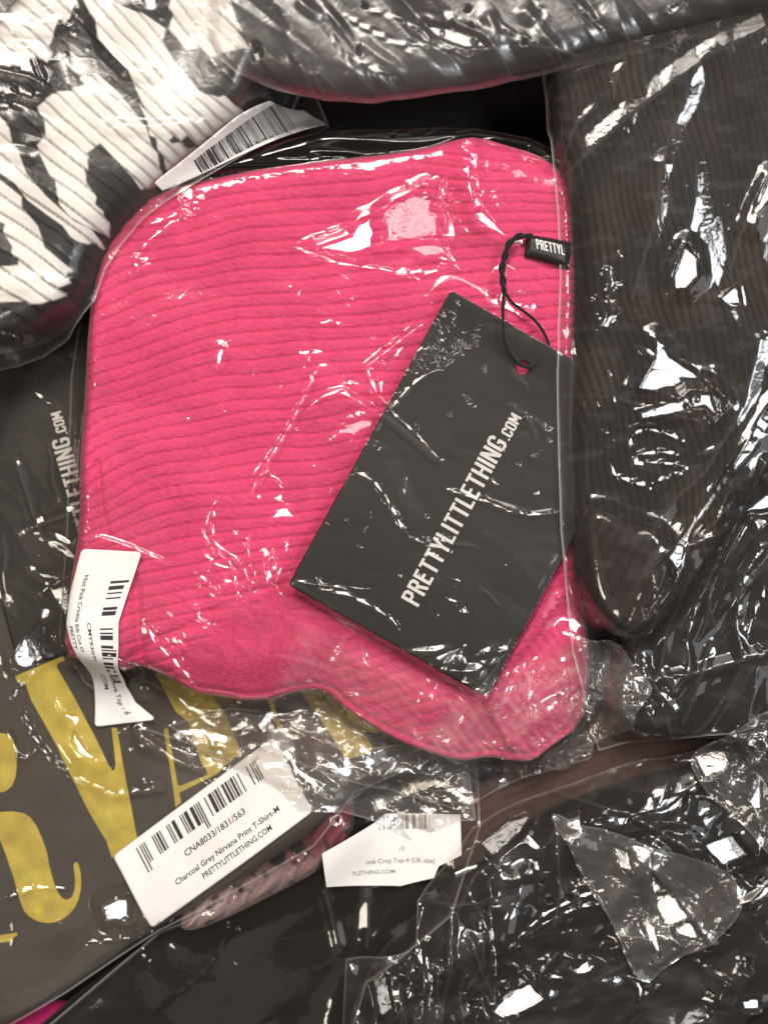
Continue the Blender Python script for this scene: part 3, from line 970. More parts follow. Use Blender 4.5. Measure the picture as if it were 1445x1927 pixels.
# ---- hang tag on top
root = empty('hang_tag', *up([(800, 900)], 175)[0], 150)
tag(root, 'large black hang tag with white lettering lying tilted on the pink top', 'hang tag')
def zcard(x, y):
    X = (x - CX) / .95 + CX; Y = (y - CY) / .95 + CY
    u = (X - 543) * .482 - (Y - 1100) * .876
    v = (X - 543) * .869 + (Y - 1100) * .495
    return 190 + 9 * np.cos(u / 633 * 3.4 + .4) + 4.0 * (v / 428 - .5) ** 2 * 4 - 8 * sstep(300, 430, v) + 3 * sstep(560, 633, u)
AC, UC, VC = (543, 1100), (.482, -.876), (.869, .495)
card = hang_tag_card(AC, UC, VC, 1.0, 190, T, root, hole=(574.0, 188.0, 13.5), z_of=zcard, th=2.2)
CP = up([(543, 1100), (848, 545), (1220, 757), (915, 1312)], 190)
dC = sdf_poly(CP, GX, GY)
press(np.where(dC > -2, zcard(GX, GY) + 1, 0))


def tube(name, pts, rad, mat, parent, seg=8, twist=None):
    P = np.array(pts, float)
    # resample with Catmull-Rom
    Q = []
    n = len(P)
    for i in range(n - 1):
        p0, p1, p2, p3 = P[max(i - 1, 0)], P[i], P[i + 1], P[min(i + 2, n - 1)]
        m = max(3, int(np.linalg.norm(p2 - p1) / 3.0))
        for k in range(m):
            t = k / m
            Q.append(.5 * ((2 * p1) + (-p0 + p2) * t + (2 * p0 - 5 * p1 + 4 * p2 - p3) * t * t + (-p0 + 3 * p1 - 3 * p2 + p3) * t ** 3))
    Q.append(P[-1]); Q = np.array(Q)
    if twist:
        Tn = np.gradient(Q, axis=0); Tn /= np.linalg.norm(Tn, axis=1)[:, None] + 1e-9
        N1 = np.cross(Tn, [0, 0, 1.0]); N1 /= np.linalg.norm(N1, axis=1)[:, None] + 1e-9; N2 = np.cross(Tn, N1)
        s = np.concatenate([[0], np.cumsum(np.linalg.norm(np.diff(Q, axis=0), axis=1))])
        a = s / twist[1] * 2 * np.pi + twist[2]
        Q = Q + twist[0] * (np.cos(a)[:, None] * N1 + np.sin(a)[:, None] * N2)
    Tn = np.gradient(Q, axis=0); Tn /= np.linalg.norm(Tn, axis=1)[:, None] + 1e-9
    N1 = np.cross(Tn, [.1, .2, 1.0]); N1 /= np.linalg.norm(N1, axis=1)[:, None] + 1e-9; N2 = np.cross(Tn, N1)
    V = []; 
    for k in range(seg):
        a = 2 * math.pi * k / seg
        V.append(Q + rad * (math.cos(a) * N1 + math.sin(a) * N2))
    V = np.stack(V, 1).reshape(-1, 3)
    m = len(Q); F = []
    i = np.arange(m - 1)[:, None]; k = np.arange(seg)[None, :]
    a = i * seg + k; b = i * seg + (k + 1) % seg
    F = np.stack([a.ravel(), b.ravel(), (b + seg).ravel(), (a + seg).ravel()], 1)
    return mesh_np(name, V, F, mat, parent)


def cp(x, y, z):
    (a, b), = up([(x, y)], z); return (a, b, z)


main = [cp(1000, 446, 186), cp(978, 444, 190), cp(958, 458, 192), cp(950, 480, 192), cp(944, 505, 192), cp(946, 530, 192), cp(948, 548, 192)]
cr = tube('cord', main, 3.4, 'cord', root, twist=(3.0, 46, 0))
tube('cord', main, 3.4, 'cord', root, twist=(3.0, 46, math.pi))
tube('cord', [cp(948, 548, 192), cp(946, 575, 193), cp(946, 605, 199), cp(948, 635, 202), cp(960, 665, 202), cp(975, 684, 200), cp(990, 691, 193), cp(1003, 692, 186)], 3.0, 'cord', root)
tube('cord', [cp(948, 546, 192), cp(962, 568, 192), cp(980, 582, 192), cp(1005, 602, 190), cp(1024, 628, 188), cp(1032, 655, 182), cp(1015, 680, 180), cp(998, 692, 183)], 2.8, 'cord', root)

# ---- the pink top's own bag
pb_out = [(105, 700), (98, 1000), (84, 1215), (130, 1300), (250, 1392), (400, 1440), (480, 1418), (560, 1450), (700, 1500), (868, 1545), (1000, 1490), (1130, 1452), (1165, 1330), (1135, 1200), (1110, 1100), (1110, 300), (1070, 275), (1000, 245), (900, 226), (830, 222), (750, 226), (600, 232), (450, 272), (250, 345), (160, 430), (128, 560)]
def pink_lift(x, y, z):
    e = np.clip(sdf_poly(PBP, x, y) / 26, 0, 1)
    w = sstep(440, 340, y) * sstep(150, 330, x)
    return np.maximum(z, w * (120 + 48 * np.sqrt(1 - (1 - e) ** 2) + 9 * facet(x, y, 46, 66, -.1, 3) * (y < 330)))


PBP = up(pb_out, 200)
f = Film(pb_out, 200, n=4, dr=16, off=3.0, extra=pink_lift, crump=((210, 5, 1.6, .6, 1), (70, .9, 1.6, -.4, 2)))
P_ = f
# big bright fold and its friends
f.stroke('A', 6, [(560, 453), (578, 442), (602, 438), (640, 421), (662, 415)])
f.patch('A', [(600, 463), (640, 449), (662, 441), (674, 418), (700, 404), (724, 394), (718, 414), (730, 432), (716, 444), (722, 456), (700, 462), (670, 471), (630, 470)], 3)
f.patch('F', [(726, 396), (745, 378), (762, 372), (785, 360), (801, 352), (814, 372), (806, 386), (826, 402), (834, 438), (800, 449), (770, 447), (742, 453), (726, 452), (736, 432), (724, 414)], 5)
f.stroke('A', 5, [(548, 460), (582, 470), (604, 477), (622, 486), (660, 496), (700, 501), (722, 503), (748, 511), (782, 517)]).stroke('A', 4, [(602, 468), (640, 475), (668, 483)])
f.stroke('A', 7, [(744, 507), (822, 507)]).patch('F', [(770, 462), (800, 455), (832, 458), (838, 474), (800, 479)], 3)
f.stroke('A', 4, [(805, 336), (820, 328), (836, 340), (832, 366), (822, 352)]).stroke('A', 5, [(782, 517), (790, 524)])
f.dots('A', [(820, 330), (848, 330), (870, 520), (820, 500)], 30, 1.8, 4.5, 31)
f.stroke('A', 4, [(880, 306), (882, 340), (888, 372), (893, 392)]).stroke('A', 4, [(897, 326), (902, 360), (908, 386)])
f.patch('A', [(890, 396), (904, 390), (916, 402), (940, 428), (962, 448), (944, 441), (918, 424), (898, 410)], 2.5).stroke('A', 4, [(866, 270), (880, 256)])
f.stroke('B', 4, [(960, 447), (985, 440)])
f.patch('A', [(352, 345), (363, 352), (360, 370), (374, 374), (366, 386), (352, 396), (344, 382), (336, 366)], 2.5)
f.stroke('A', 6, [(343, 386), (328, 399), (300, 411), (272, 419)]).stroke('A', 6, [(334, 406), (300, 430), (272, 452), (262, 467)]).stroke('A', 3, [(330, 412), (308, 430)])
f.dots('A', [(222, 490), (240, 470), (295, 465), (300, 500), (230, 505)], 6, 2.5, 4.5, 33).dots('A', [(340, 380), (375, 370), (372, 395), (345, 400)], 6, 3, 6, 34)
f.stroke('B', 9, [(382, 322), (402, 331)])
f.stroke('A', 9, [(603, 607), (622, 601)]).stroke('A', 8, [(634, 606), (648, 611)]).patch('A', [(412, 650), (420, 655), (414, 676), (408, 685), (405, 668)], 2.5)
f.stroke('A', 9, [(563, 662), (604, 661)]).stroke('A', 3, [(590, 687), (613, 687)])
f.stroke('A', 3, [(592, 700), (545, 800), (500, 872)]).stroke('A', 3, [(584, 704), (530, 815), (465, 905)])
f.ridge(4, 9, [(592, 700), (545, 800), (500, 872), (475, 925)]).ridge(4, 10, [(583, 762), (612, 740), (645, 736), (740, 792), (830, 868)])
f.stroke('A', 7, [(583, 763), (608, 744), (640, 735), (664, 748)]).stroke('A', 3, [(664, 748), (728, 790)])
f.patch('F', [(636, 816), (655, 797), (685, 787), (706, 786), (696, 803), (662, 815)], 3)
f.stroke('A', 3, [(470, 932), (484, 896), (500, 887), (520, 898), (528, 918)]).patch('A', [(478, 935), (488, 925), (488, 940)], 2).patch('A', [(512, 938), (530, 925), (528, 945)], 2)
f.patch('A', [(511, 977), (522, 956), (540, 955), (550, 974), (530, 972)], 2)
f.stroke('A', 4, [(406, 938), (398, 950), (380, 1002), (396, 1032), (428, 1056), (440, 1078), (441, 1100), (450, 1126)])
f.stroke('A', 4, [(402, 956), (398, 1012), (412, 1032), (440, 1046), (462, 1078), (470, 1108), (488, 1120), (460, 1132)])
f.stroke('A', 6, [(384, 1043), (408, 1064), (438, 1072)]).stroke('A', 5, [(366, 1074), (384, 1094), (410, 1107), (430, 1093), (446, 1104)])
f.stroke('A', 3, [(460, 1020), (474, 1066), (486, 1115)]).stroke('A', 3, [(470, 1060), (487, 1112)]).stroke('A', 3, [(348, 1133), (376, 1144), (370, 1165), (386, 1172), (404, 1178)])
f.patch('A', [(499, 1052), (512, 1084), (500, 1098)], 2).stroke('A', 4, [(541, 1014), (534, 1044)]).stroke('A', 5, [(540, 1065), (552, 1095)])
f.dots('A', [(380, 1020), (440, 1000), (560, 1010), (560, 1110), (460, 1140), (370, 1100)], 26, 1.5, 4, 35)
f.stroke('A', 7, [(276, 1180), (288, 1212), (318, 1240), (346, 1272), (361, 1296)]).stroke('A', 3, [(296, 1190), (330, 1226), (354, 1262)])
f.stroke('B', 7, [(208, 1236), (238, 1262), (270, 1277), (304, 1314)]).stroke('B', 4, [(214, 1190), (208, 1234), (234, 1240), (270, 1262)])
f.ridge(3.5, 8, [(132, 1015), (190, 1013), (232, 1026), (312, 1060)]).stroke('A', 3, [(190, 1013), (232, 1026), (300, 1054)])
f.stroke('B', 8, [(104, 1216), (124, 1206), (122, 1232)]).dots('B', [(100, 1205), (128, 1205), (128, 1242), (104, 1240)], 10, 2, 5, 36)
# on the hang tag
f.stroke('A', 3, [(690, 688), (740, 650), (796, 606)]).stroke('A', 3, [(690, 690), (708, 738), (732, 764)]).ridge(4, 10, [(796, 604), (690, 688), (710, 742), (735, 770)])
f.stroke('A', 6, [(738, 768), (760, 738), (790, 712), (822, 694)]).stroke('A', 3, [(735, 772), (790, 822), (826, 862)])
f.stroke('A', 6, [(664, 888), (690, 896), (712, 915), (738, 955), (762, 1002)]).stroke('A', 4, [(768, 1010), (800, 1022), (815, 1030)])
f.stroke('A', 4, [(842, 922), (880, 932), (925, 946), (960, 962), (1000, 970), (1050, 965)]).ridge(3, 9, [(842, 922), (925, 946), (1000, 970), (1055, 962)])
f.stroke('A', 4, [(600, 1086), (608, 1102)]).stroke('A', 6, [(604, 1106), (650, 1116), (700, 1140), (740, 1166), (752, 1186)]).stroke('A', 3, [(552, 1092), (620, 1104), (710, 1108)])
f.stroke('A', 5, [(842, 1124), (862, 1136), (880, 1153), (864, 1152)]).stroke('A', 4, [(922, 898), (940, 917)]).stroke('A', 3, [(820, 1265), (850, 1238), (880, 1210)])
f.dots('A', [(770, 690), (820, 640), (900, 600), (905, 640), (830, 690), (790, 720)], 44, 1.6, 3.8, 37)
f.dots('A', [(815, 560), (850, 555), (880, 590), (850, 625), (800, 620)], 14, 1.3, 3.0, 38)
f.dots('A', [(800, 1010), (850, 1000), (850, 1045), (810, 1045)], 20, 1.4, 3.2, 39)
f.dots('*', [(590, 900), (900, 660), (1040, 800), (1020, 1050), (900, 1240), (620, 1120)], 34, 1.4, 3.6, 40)
f.patch('A', [(940, 560), (950, 520), (962, 560), (985, 575), (965, 585), (948, 578)], 3)
f.dots('A', [(560, 540), (900, 440), (940, 600), (700, 720), (420, 900), (330, 800)], 22, 1.3, 3.2, 41)
f.zone([(300, 1120), (560, 1090), (650, 1160), (900, 1330), (620, 1400), (360, 1280)], ((50, 4, 2.4, .5, 3), (24, 1.3, 2, .8, 4)), 30)
f.zone([(820, 1250), (1060, 1180), (1160, 1220), (1150, 1450), (860, 1540), (700, 1500), (780, 1380)], ((52, 10, 2.6, -.9, 5), (24, 4.0, 2.2, -.4, 6)), 40)
f.zone([(430, 240), (1040, 200), (1040, 262), (860, 244), (460, 300)], ((50, 8, 3, -.1, 7), (22, 2.5, 2, .3, 8)), 20)
f.zone([(600, 560), (1050, 640), (1050, 1060), (900, 1300), (560, 1100)], ((90, 2.6, 2.0, .6, 9), (34, .9, 1.8, .1, 10)), 30)
f.dots('*', [(880, 1270), (1080, 1200), (1150, 1300), (1130, 1430), (900, 1500)], 46, 1.6, 4.0, 42)
f.dots('A', [(560, 1270), (660, 1330), (700, 1420), (640, 1440), (560, 1360)], 24, 1.8, 5, 43)
f.dots('A', [(480, 225), (1020, 205), (1020, 245), (560, 268)], 16, 1.5, 4.0, 44)
f.stroke('A', 4, [(505, 283), (560, 272), (640, 256)]).stroke('B', 5, [(1000, 228), (1024, 238)])
f.creases([(830, 1240), (1060, 1170), (1130, 1240), (1110, 1420), (860, 1520), (740, 1400)], 20, 40, 150, 4.5, 8, 2.2, .5, 104)
f.creases([(450, 1120), (620, 1130), (860, 1300), (700, 1390), (480, 1290)], 12, 40, 120, 3, 8, .6, .5, 105)
f.creases([(600, 700), (1000, 650), (1040, 1000), (860, 1260), (600, 1100)], 5, 40, 120, 2.2, 8, .7, .6, 106)
f.creases([(480, 232), (1000, 240), (850, 250), (500, 290)], 10, 40, 120, 4, 9, -.2, .3, 107)
def pmilk(x, y):
    a = .12 * sstep(0, 60, sdf_poly(up([(860, 1280), (1080, 1180), (1160, 1240), (1150, 1450), (860, 1545), (760, 1420)], 170), x, y))
    b = .07 * sstep(0, 40, sdf_poly(up([(560, 1150), (900, 1300), (880, 1460), (600, 1420), (480, 1330)], 170), x, y))
    c = .03 * sstep(0, 40, sdf_poly(up([(100, 900), (145, 900), (145, 1230), (100, 1230)], 170), x, y))
    return (a + b + c) * (.7 + .6 * np.clip(1.6 * fbm((x - y) / 14, (x + y) / 60, 71, 3) + .4, -.9, 1.6))
t_pb = f.build('polybag', 'film_crisp', 2.1, milk=pmilk, edge=.22)
tag(t_pb, 'clear glossy plastic bag around the hot pink top, with a bent white sticker', 'plastic bag')

# bent sticker on the pink bag
rows = [((151, 1033), (266, 1039)), ((128, 1116), (243, 1105)), ((120, 1176), (221, 1172)), ((130, 1215), (220, 1220)), ((146, 1256), (216, 1262)), ((153, 1311), (216, 1305)), ((154, 1350), (234, 1338)), ((153, 1387), (276, 1371))]
cum = [0]
for i in range(1, len(rows)):
    a = np.mean(rows[i - 1], 0); b = np.mean(rows[i], 0); cum.append(cum[-1] + float(np.hypot(*(b - a))))
LT_ = cum[-1]; WT = 112.0
Lx = np.array([r[0] for r in rows], float); Rx = np.array([r[1] for r in rows], float)
Zk = blur(maxf(T, 10), 14)
def smap(u, v):     # u across (0..WT, left to right), v down the strip
    u = np.asarray(u, float); v = np.asarray(v, float); t = u / WT
    lx = np.interp(v, cum, Lx[:, 0]); ly = np.interp(v, cum, Lx[:, 1]); rx = np.interp(v, cum, Rx[:, 0]); ry = np.interp(v, cum, Rx[:, 1])
    k = (HC - 190) / HC
    x = CX + (lx + (rx - lx) * t - CX) * k; y = CY + (ly + (ry - ly) * t - CY) * k
    return x, y, samp(Zk, x, y) + 3 + 5 * np.sin(np.clip(t, 0, 1) * math.pi) * np.exp(-((v - 215) / 45) ** 2)
def sdr(X, Y):
    r = 9.0; qx = np.abs(X - WT / 2) - (WT / 2 - r); qy = np.abs(Y - LT_ / 2) - (LT_ / 2 - r)
    return -(np.hypot(np.maximum(qx, 0), np.maximum(qy, 0)) + np.minimum(np.maximum(qx, qy), 0) - r)
s1 = sheet('sticker', (0, 0, WT, LT_), 3.0, sdr, lambda x, y, d: x * 0, 'white_paper', t_pb, warp=lambda x, y, z: np.stack(smap(x, y), 1), rim=.6)
s1.obj['label'] = 'white barcode sticker bent over the lower left edge of the pink top'
def mps(u, v, dz=.6):
    x, y, z = smap(u, v); return (float(x), float(y), float(z) + dz)
bq = bar_quads(62, 270, 72, 100, 12, n=58, longer=((0, .04, 6), (.62, .70, 8)), gaps=((.08, .10), (.17, .2), (.30, .34), (.38, .42), (.55, .57)))
quads_mesh('barcode', [[(b, a) for a, b in q_] for q_ in bq], mps, 'ink', s1)
font_mesh('lettering', [('CMY9307/', 142, -46, 8, 76), ('Hot Pink Crinkle Rib Cut O', 48, -20, 8.5, 152), ('PRETTY', 148, -6, 8.5, 48), ('.COM', 246, -36, 15, 36), ('above Top - 6', 254, -66, 15, 84)],
          lambda a, b: mps(-b, a), 'ink', s1)

# ================================================================== RIGHT: BLACK RIBBED GARMENT
rib = ribs(1.36, 13.5, 5.0, 3, 51, folds(140, 6, 1.3, 3, 52))
def rib_tint(x, y):  # shade in the rib grooves is put into the knit colour
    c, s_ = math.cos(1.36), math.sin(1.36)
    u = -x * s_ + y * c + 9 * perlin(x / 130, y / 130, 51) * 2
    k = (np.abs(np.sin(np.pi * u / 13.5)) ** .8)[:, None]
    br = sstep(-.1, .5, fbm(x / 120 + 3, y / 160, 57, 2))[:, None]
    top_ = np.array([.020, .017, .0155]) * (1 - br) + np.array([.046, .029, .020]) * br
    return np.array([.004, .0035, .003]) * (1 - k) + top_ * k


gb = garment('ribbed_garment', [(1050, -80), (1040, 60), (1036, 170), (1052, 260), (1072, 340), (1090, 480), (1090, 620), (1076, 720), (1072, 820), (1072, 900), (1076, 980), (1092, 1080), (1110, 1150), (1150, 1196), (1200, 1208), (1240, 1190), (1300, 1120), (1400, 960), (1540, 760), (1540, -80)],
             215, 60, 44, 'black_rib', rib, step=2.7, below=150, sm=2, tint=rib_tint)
tag(gb, 'black brown ribbed knit garment standing along the right side of the pink top', 'garment')
# rolled hem of it
hemr = garment('rolled_hem', [(1100, 960), (1130, 955), (1180, 985), (1250, 1000), (1270, 1060), (1240, 1150), (1200, 1200), (1150, 1190), (1112, 1140), (1092, 1060), (1090, 990)], 225, 22, 28, 'black_rib',
               lambda x, y, d: 5 * np.abs(np.sin(d / 9)) + 3 * np.abs(np.sin((x + .6 * y) / 7)) * np.clip(d / 12, 0, 1), step=3.5, parent=gb, dr=10, tint=lambda x, y: np.array([.030, .022, .018]) * (.5 + .5 * np.abs(np.sin((x * .8 + y * .45) / 6)))[:, None])
g2 = garment('folded_garment', [(1150, 1330), (1170, 1220), (1250, 1130), (1330, 1000), (1430, 860), (1540, 720), (1540, 1400), (1300, 1400), (1190, 1390)], 190, 44, 50, 'black', folds(60, 9, -1.0, 3.5, 54), below=120)
tag(g2, 'black folded garment behind glossy film at the right edge, below the ribbed one', 'garment')

# its bag
def z5(pts): return [(1000 + a / 2.1416, 500 + b / 2.1416) for a, b in pts]
f = Film([(1036, -80), (1030, 120), (1042, 270), (1054, 400), (1058, 520), (1050, 700), (1053, 850), (1058, 1000), (1070, 1120), (1082, 1230), (1110, 1330), (1150, 1440), (1300, 1400), (1380, 1390), (1540, 1340), (1540, -80)], 225, n=5, dr=18, off=3.0,
         crump=((150, 3.2, 2.6, 1.35, 1), (55, .6, 2.6, 1.2, 2)))
f.zone([(1060, 60), (1445, 60), (1445, 560), (1080, 560)], ((80, 1.8, 3.2, 1.9, 3),), 60)
f.zone([(1150, 1180), (1300, 950), (1500, 820), (1500, 1380), (1150, 1420)], ((56, 11, 3.2, -1.15, 5), (26, 1.6, 2.6, -1.0, 6)), 40)
f.zone([(1060, 1200), (1200, 1200), (1300, 1400), (1110, 1440)], ((36, 9, 1.8, .6, 7), (18, 3, 1.5, .3, 8)), 30)
f.patch('B', z5([(497, 290), (522, 330), (560, 370), (660, 430), (715, 498), (650, 505), (600, 535), (560, 520), (500, 512), (420, 500), (470, 420), (495, 380)]), 4)
f.patch('B', z5([(640, 512), (740, 515), (778, 552), (735, 600), (700, 565), (640, 575), (560, 600), (432, 625), (430, 592), (520, 562), (600, 545)]), 4)
f.stroke('B', 9, z5([(388, 740), (400, 700), (440, 655), (520, 668), (580, 690), (612, 710)])).stroke('B', 9, z5([(405, 800), (430, 760), (490, 752), (600, 752)])).stroke('B', 8, z5([(400, 802), (480, 792), (560, 796), (625, 812)]))
f.stroke('B', 10, z5([(316, 800), (338, 846), (400, 868), (470, 888), (480, 906)])).stroke('B', 5, z5([(480, 880), (560, 840), (630, 820)]))
f.patch('B', z5([(960, 570), (990, 540), (990, 600), (880, 760), (800, 850), (720, 960), (650, 1060), (610, 1140), (600, 1200), (560, 1270), (512, 1330), (455, 1412), (448, 1372), (500, 1345), (492, 1225), (560, 1150), (640, 1050), (700, 960), (830, 760)]), 4)
f.stroke('B', 5, z5([(640, 1505), (690, 1350), (760, 1220), (830, 1070), (850, 1010)])).stroke('B', 3, z5([(680, 1330), (740, 1180), (850, 1010)]))
f.patch('B', z5([(862, 1002), (953, 930), (1010, 900), (1010, 980), (900, 990)]), 4)
f.stroke('B', 5, z5([(870, 1580), (845, 1450), (870, 1300), (900, 1210), (960, 1145)])).stroke('B', 8, z5([(886, 1500), (930, 1390), (970, 1300)])).stroke('B', 4, z5([(880, 1500), (953, 1560)]))
f.patch('B', z5([(760, 132), (832, 86), (846, 152), (800, 150)]), 3).patch('B', z5([(268, 248), (330, 190), (350, 190), (340, 210), (300, 250)]), 2.5)
f.patch('B', z5([(588, 1672), (632, 1666), (588, 1722)]), 2.5).patch('A', [(1409, 420), (1420, 395), (1436, 360), (1450, 330), (1450, 372), (1428, 400), (1420, 425)], 3)
f.patch('A', [(1266, 520), (1282, 480), (1290, 462), (1306, 480), (1312, 520), (1290, 545), (1270, 545)], 3)
f.dots('B', [(1110, 520), (1170, 470), (1180, 500), (1120, 640), (1100, 620)], 20, 1.4, 3.6, 51)
f.dots('B', z5([(200, 300), (380, 480), (330, 800), (210, 740)]), 16, 1.4, 3.4, 52)
f.dots('B', z5([(640, 440), (790, 540), (700, 700), (600, 600)]), 18, 1.8, 4, 53).dots('B', z5([(260, 1500), (420, 1500), (420, 1660), (280, 1640)]), 22, 1.6, 4.5, 54)
f.dots('*', [(1060, 100), (1445, 60), (1445, 560), (1090, 560)], 5, 1.3, 3.2, 55)
f.ridge(2.5, 26, [(1060, 330), (1180, 220), (1320, 110), (1460, 40)]).ridge(2, 24, [(1320, 110), (1270, 230), (1240, 320)]).ridge(2, 20, [(1250, 290), (1230, 420), (1190, 560)])
f.ridge(4, 22, z5([(460, 1110), (540, 980), (700, 830), (860, 560), (930, 260)]))
f.ridge(8, 16, z5([(640, 1520), (690, 1350), (850, 1010), (960, 760)])).ridge(8, 16, z5([(870, 1600), (845, 1450), (880, 1250), (970, 1120)])).ridge(8, 18, z5([(160, 1800), (400, 1680), (640, 1660), (860, 1600), (960, 1560)]))
f.ridge(7, 14, z5([(530, 1660), (570, 1440), (640, 1240)])).ridge(6, 14, z5([(540, 1640), (590, 1720), (655, 1640), (640, 1520)]))
f.ridge(4, 8, [(1074, 300), (1080, 520), (1075, 800), (1080, 1000)])
f.creases([(1180, 1200), (1300, 980), (1450, 850), (1450, 1350), (1180, 1380)], 14, 60, 200, 6, 11, 2.0, .35, 108)
f.creases([(1080, 1200), (1200, 1220), (1280, 1380), (1110, 1420)], 14, 30, 90, 4.5, 8, 1.2, .8, 109)
f.creases([(1060, 80), (1440, 80), (1440, 900), (1080, 900)], 6, 60, 200, 2.2, 10, 1.9, .4, 110)
f.creases([(1180, 640), (1320, 660), (1310, 880), (1150, 880)], 10, 30, 80, 3, 8, .2, .4, 111)
t_rb = f.build('polybag', 'film_crisp', 3.0, edge=.40, ew=4.5, milk=lambda x, y: .012 + .018 * sstep(.1, .5, fbm(x / 60, y / 25, 61, 3)) + .06 * sstep(1180, 1260, y) * sstep(1200, 1100, x))
tag(t_rb, 'clear glossy plastic bag over the black ribbed garment at right', 'plastic bag')

# ================================================================== BOTTOM RIGHT FILMS
def z7(pts): return [(600 + a / 1.71, 1300 + b / 1.71) for a, b in pts]
f = Film([(640, 2010), (650, 1812), (782, 1790), (786, 1702)] + smooth([(800, 1660), (850, 1590), (960, 1530), (1090, 1490), (1180, 1450), (1300, 1430), (1400, 1380), (1540, 1330), (1540, 1500), (1200, 1700), (900, 1750)], 2)[4:24] + [(1540, 1340), (1540, 2010)], 130, n=6, dr=20, off=4,
         crump=((120, 26, 2.2, -.5, 1), (74, 15, 1.9, -.9, 2), (34, 3.0, 1.8, .3, 4)))
f.zone([(640, 1700), (1000, 1640), (960, 2000), (640, 2000)], ((60, 14, 3.0, 1.45, 4),), 40)
f.stroke('A', 11, z7([(610, 835), (680, 770), (760, 710), (860, 672), (940, 655)])).stroke('A', 8, z7([(640, 825), (740, 755), (820, 715), (930, 700)]))
f.patch('A', z7([(1080, 600), (1110, 640), (1160, 680), (1220, 780), (1270, 850), (1180, 830), (1110, 740), (1085, 660)]), 4)
f.patch('A', z7([(560, 1060), (620, 990), (660, 985), (715, 945), (700, 985), (738, 1022), (680, 1050), (600, 1080)]), 4).stroke('A', 4, z7([(600, 870), (640, 920), (700, 975)]))
f.stroke('A', 11, z7([(1040, 1020), (1070, 995), (1150, 1000), (1240, 1020), (1310, 1030)])).patch('A', z7([(1035, 960), (1060, 985), (1040, 1030)]), 3)
f.stroke('A', 5, z7([(1120, 920), (1200, 960), (1300, 1022)])).stroke('A', 6, z7([(760, 862), (820, 882), (880, 890)])).stroke('A', 4, z7([(760, 930), (900, 925), (1000, 965)]))
f.patch('B', z7([(1040, 412), (1130, 392), (1195, 345), (1180, 395), (1120, 415)]), 4).stroke('B', 5, z7([(860, 432), (960, 425), (1050, 408)]))
f.stroke('B', 5, z7([(1200, 345), (1280, 360), (1330, 380)])).stroke('B', 4, z7([(1290, 600), (1330, 670), (1350, 700)])).patch('A', z7([(1280, 605), (1320, 600), (1330, 660)]), 3)
f.stroke('A', 5, z7([(1060, 125), (1090, 130), (1110, 180), (1090, 220)])).patch('B', z7([(1380, 880), (1400, 880), (1395, 930), (1385, 920)]), 3).patch('B', z7([(1380, 1030), (1440, 1020), (1445, 1060), (1390, 1060)]), 4)
f.stroke('A', 5, z7([(1210, 880), (1330, 945), (1330, 975)])).dots('B', z7([(1250, 560), (1440, 560), (1440, 800), (1300, 790)]), 26, 1.6, 4, 61)
f.dots('*', z7([(330, 720), (560, 560), (1000, 500), (1400, 620), (1400, 1060), (150, 1060), (200, 860)]), 22, 1.4, 4.2, 62)
f.patch('F', [(905, 1600), (960, 1560), (1010, 1545), (985, 1580), (930, 1625)], 5).patch('F', [(700, 1850), (725, 1835), (740, 1900), (715, 1915)], 5)
f.stroke('F', 12, [(1110, 1870), (1180, 1850), (1250, 1862)]).stroke('F', 10, [(800, 1790), (812, 1850), (806, 1910)]).stroke('F', 9, [(905, 1720), (930, 1780), (936, 1850)])
f.stroke('A', 4, [(950, 1800), (1000, 1770), (1100, 1760)]).stroke('A', 4, [(955, 1810), (1010, 1850), (1080, 1860)]).patch('B', [(1330, 1600), (1390, 1580), (1420, 1620), (1370, 1640)], 5)
f.dots('A', z7([(200, 880), (330, 840), (330, 1000), (220, 960)]), 14, 1.6, 4, 63)
f.ridge(9, 14, [(785, 1700), (860, 1702), (935, 1692)]).ridge(9, 12, [(790, 1702), (770, 1760), (800, 1850), (790, 1927)]).ridge(8, 12, [(845, 1704), (850, 1800), (830, 1927)])
f.ridge(8, 12, [(885, 1760), (910, 1840), (940, 1910)]).ridge(8, 12, z7([(780, 350), (1000, 400), (1200, 520), (1340, 525)]))
f.creases([(860, 1560), (1400, 1450), (1440, 1900), (680, 1900), (680, 1820)], 16, 50, 220, 9, 22, -.5, .8, 112)
f.creases([(660, 1820), (790, 1710), (930, 1700), (900, 1920), (660, 1920)], 10, 60, 160, 6, 10, 1.5, .2, 113)
t_bb = f.build('polybag', 'film_crisp', 3.0, edge=.12, ew=4, milk=lambda x, y: .01 + .05 * np.clip(fbm(x / 70, y / 45, 66, 4), 0, 1))
tag(t_bb, 'crackled clear plastic bag over the black garment at bottom right', 'plastic bag')

def flap(poly, zn, n, label, crump, dots=0, lst=(), mat='film_veil', step=3.0, lift=4, parent=None, name='film_flap', edge=.10):
    Pq = smooth(poly, 1); Pq = [(x + 5 * math.sin(y / 23.0 + n), y + 5 * math.sin(x / 19.0)) for x, y in Pq for _ in (0,)]
    f = Film(smooth(Pq, 1), zn, n=n, dr=14, off=lift, crump=crump)
    for k, a in lst:
        (f.stroke if k == 's' else f.patch)(*a)
    if dots: f.dots('A', poly, dots, 1.6, 4.5, n * 13)
    f.creases(poly, 8, 30, 120, 4, 8, n * 1.1, .8, n * 17)
    return f.build(name, mat, step, edge=edge, ew=4, parent=parent)

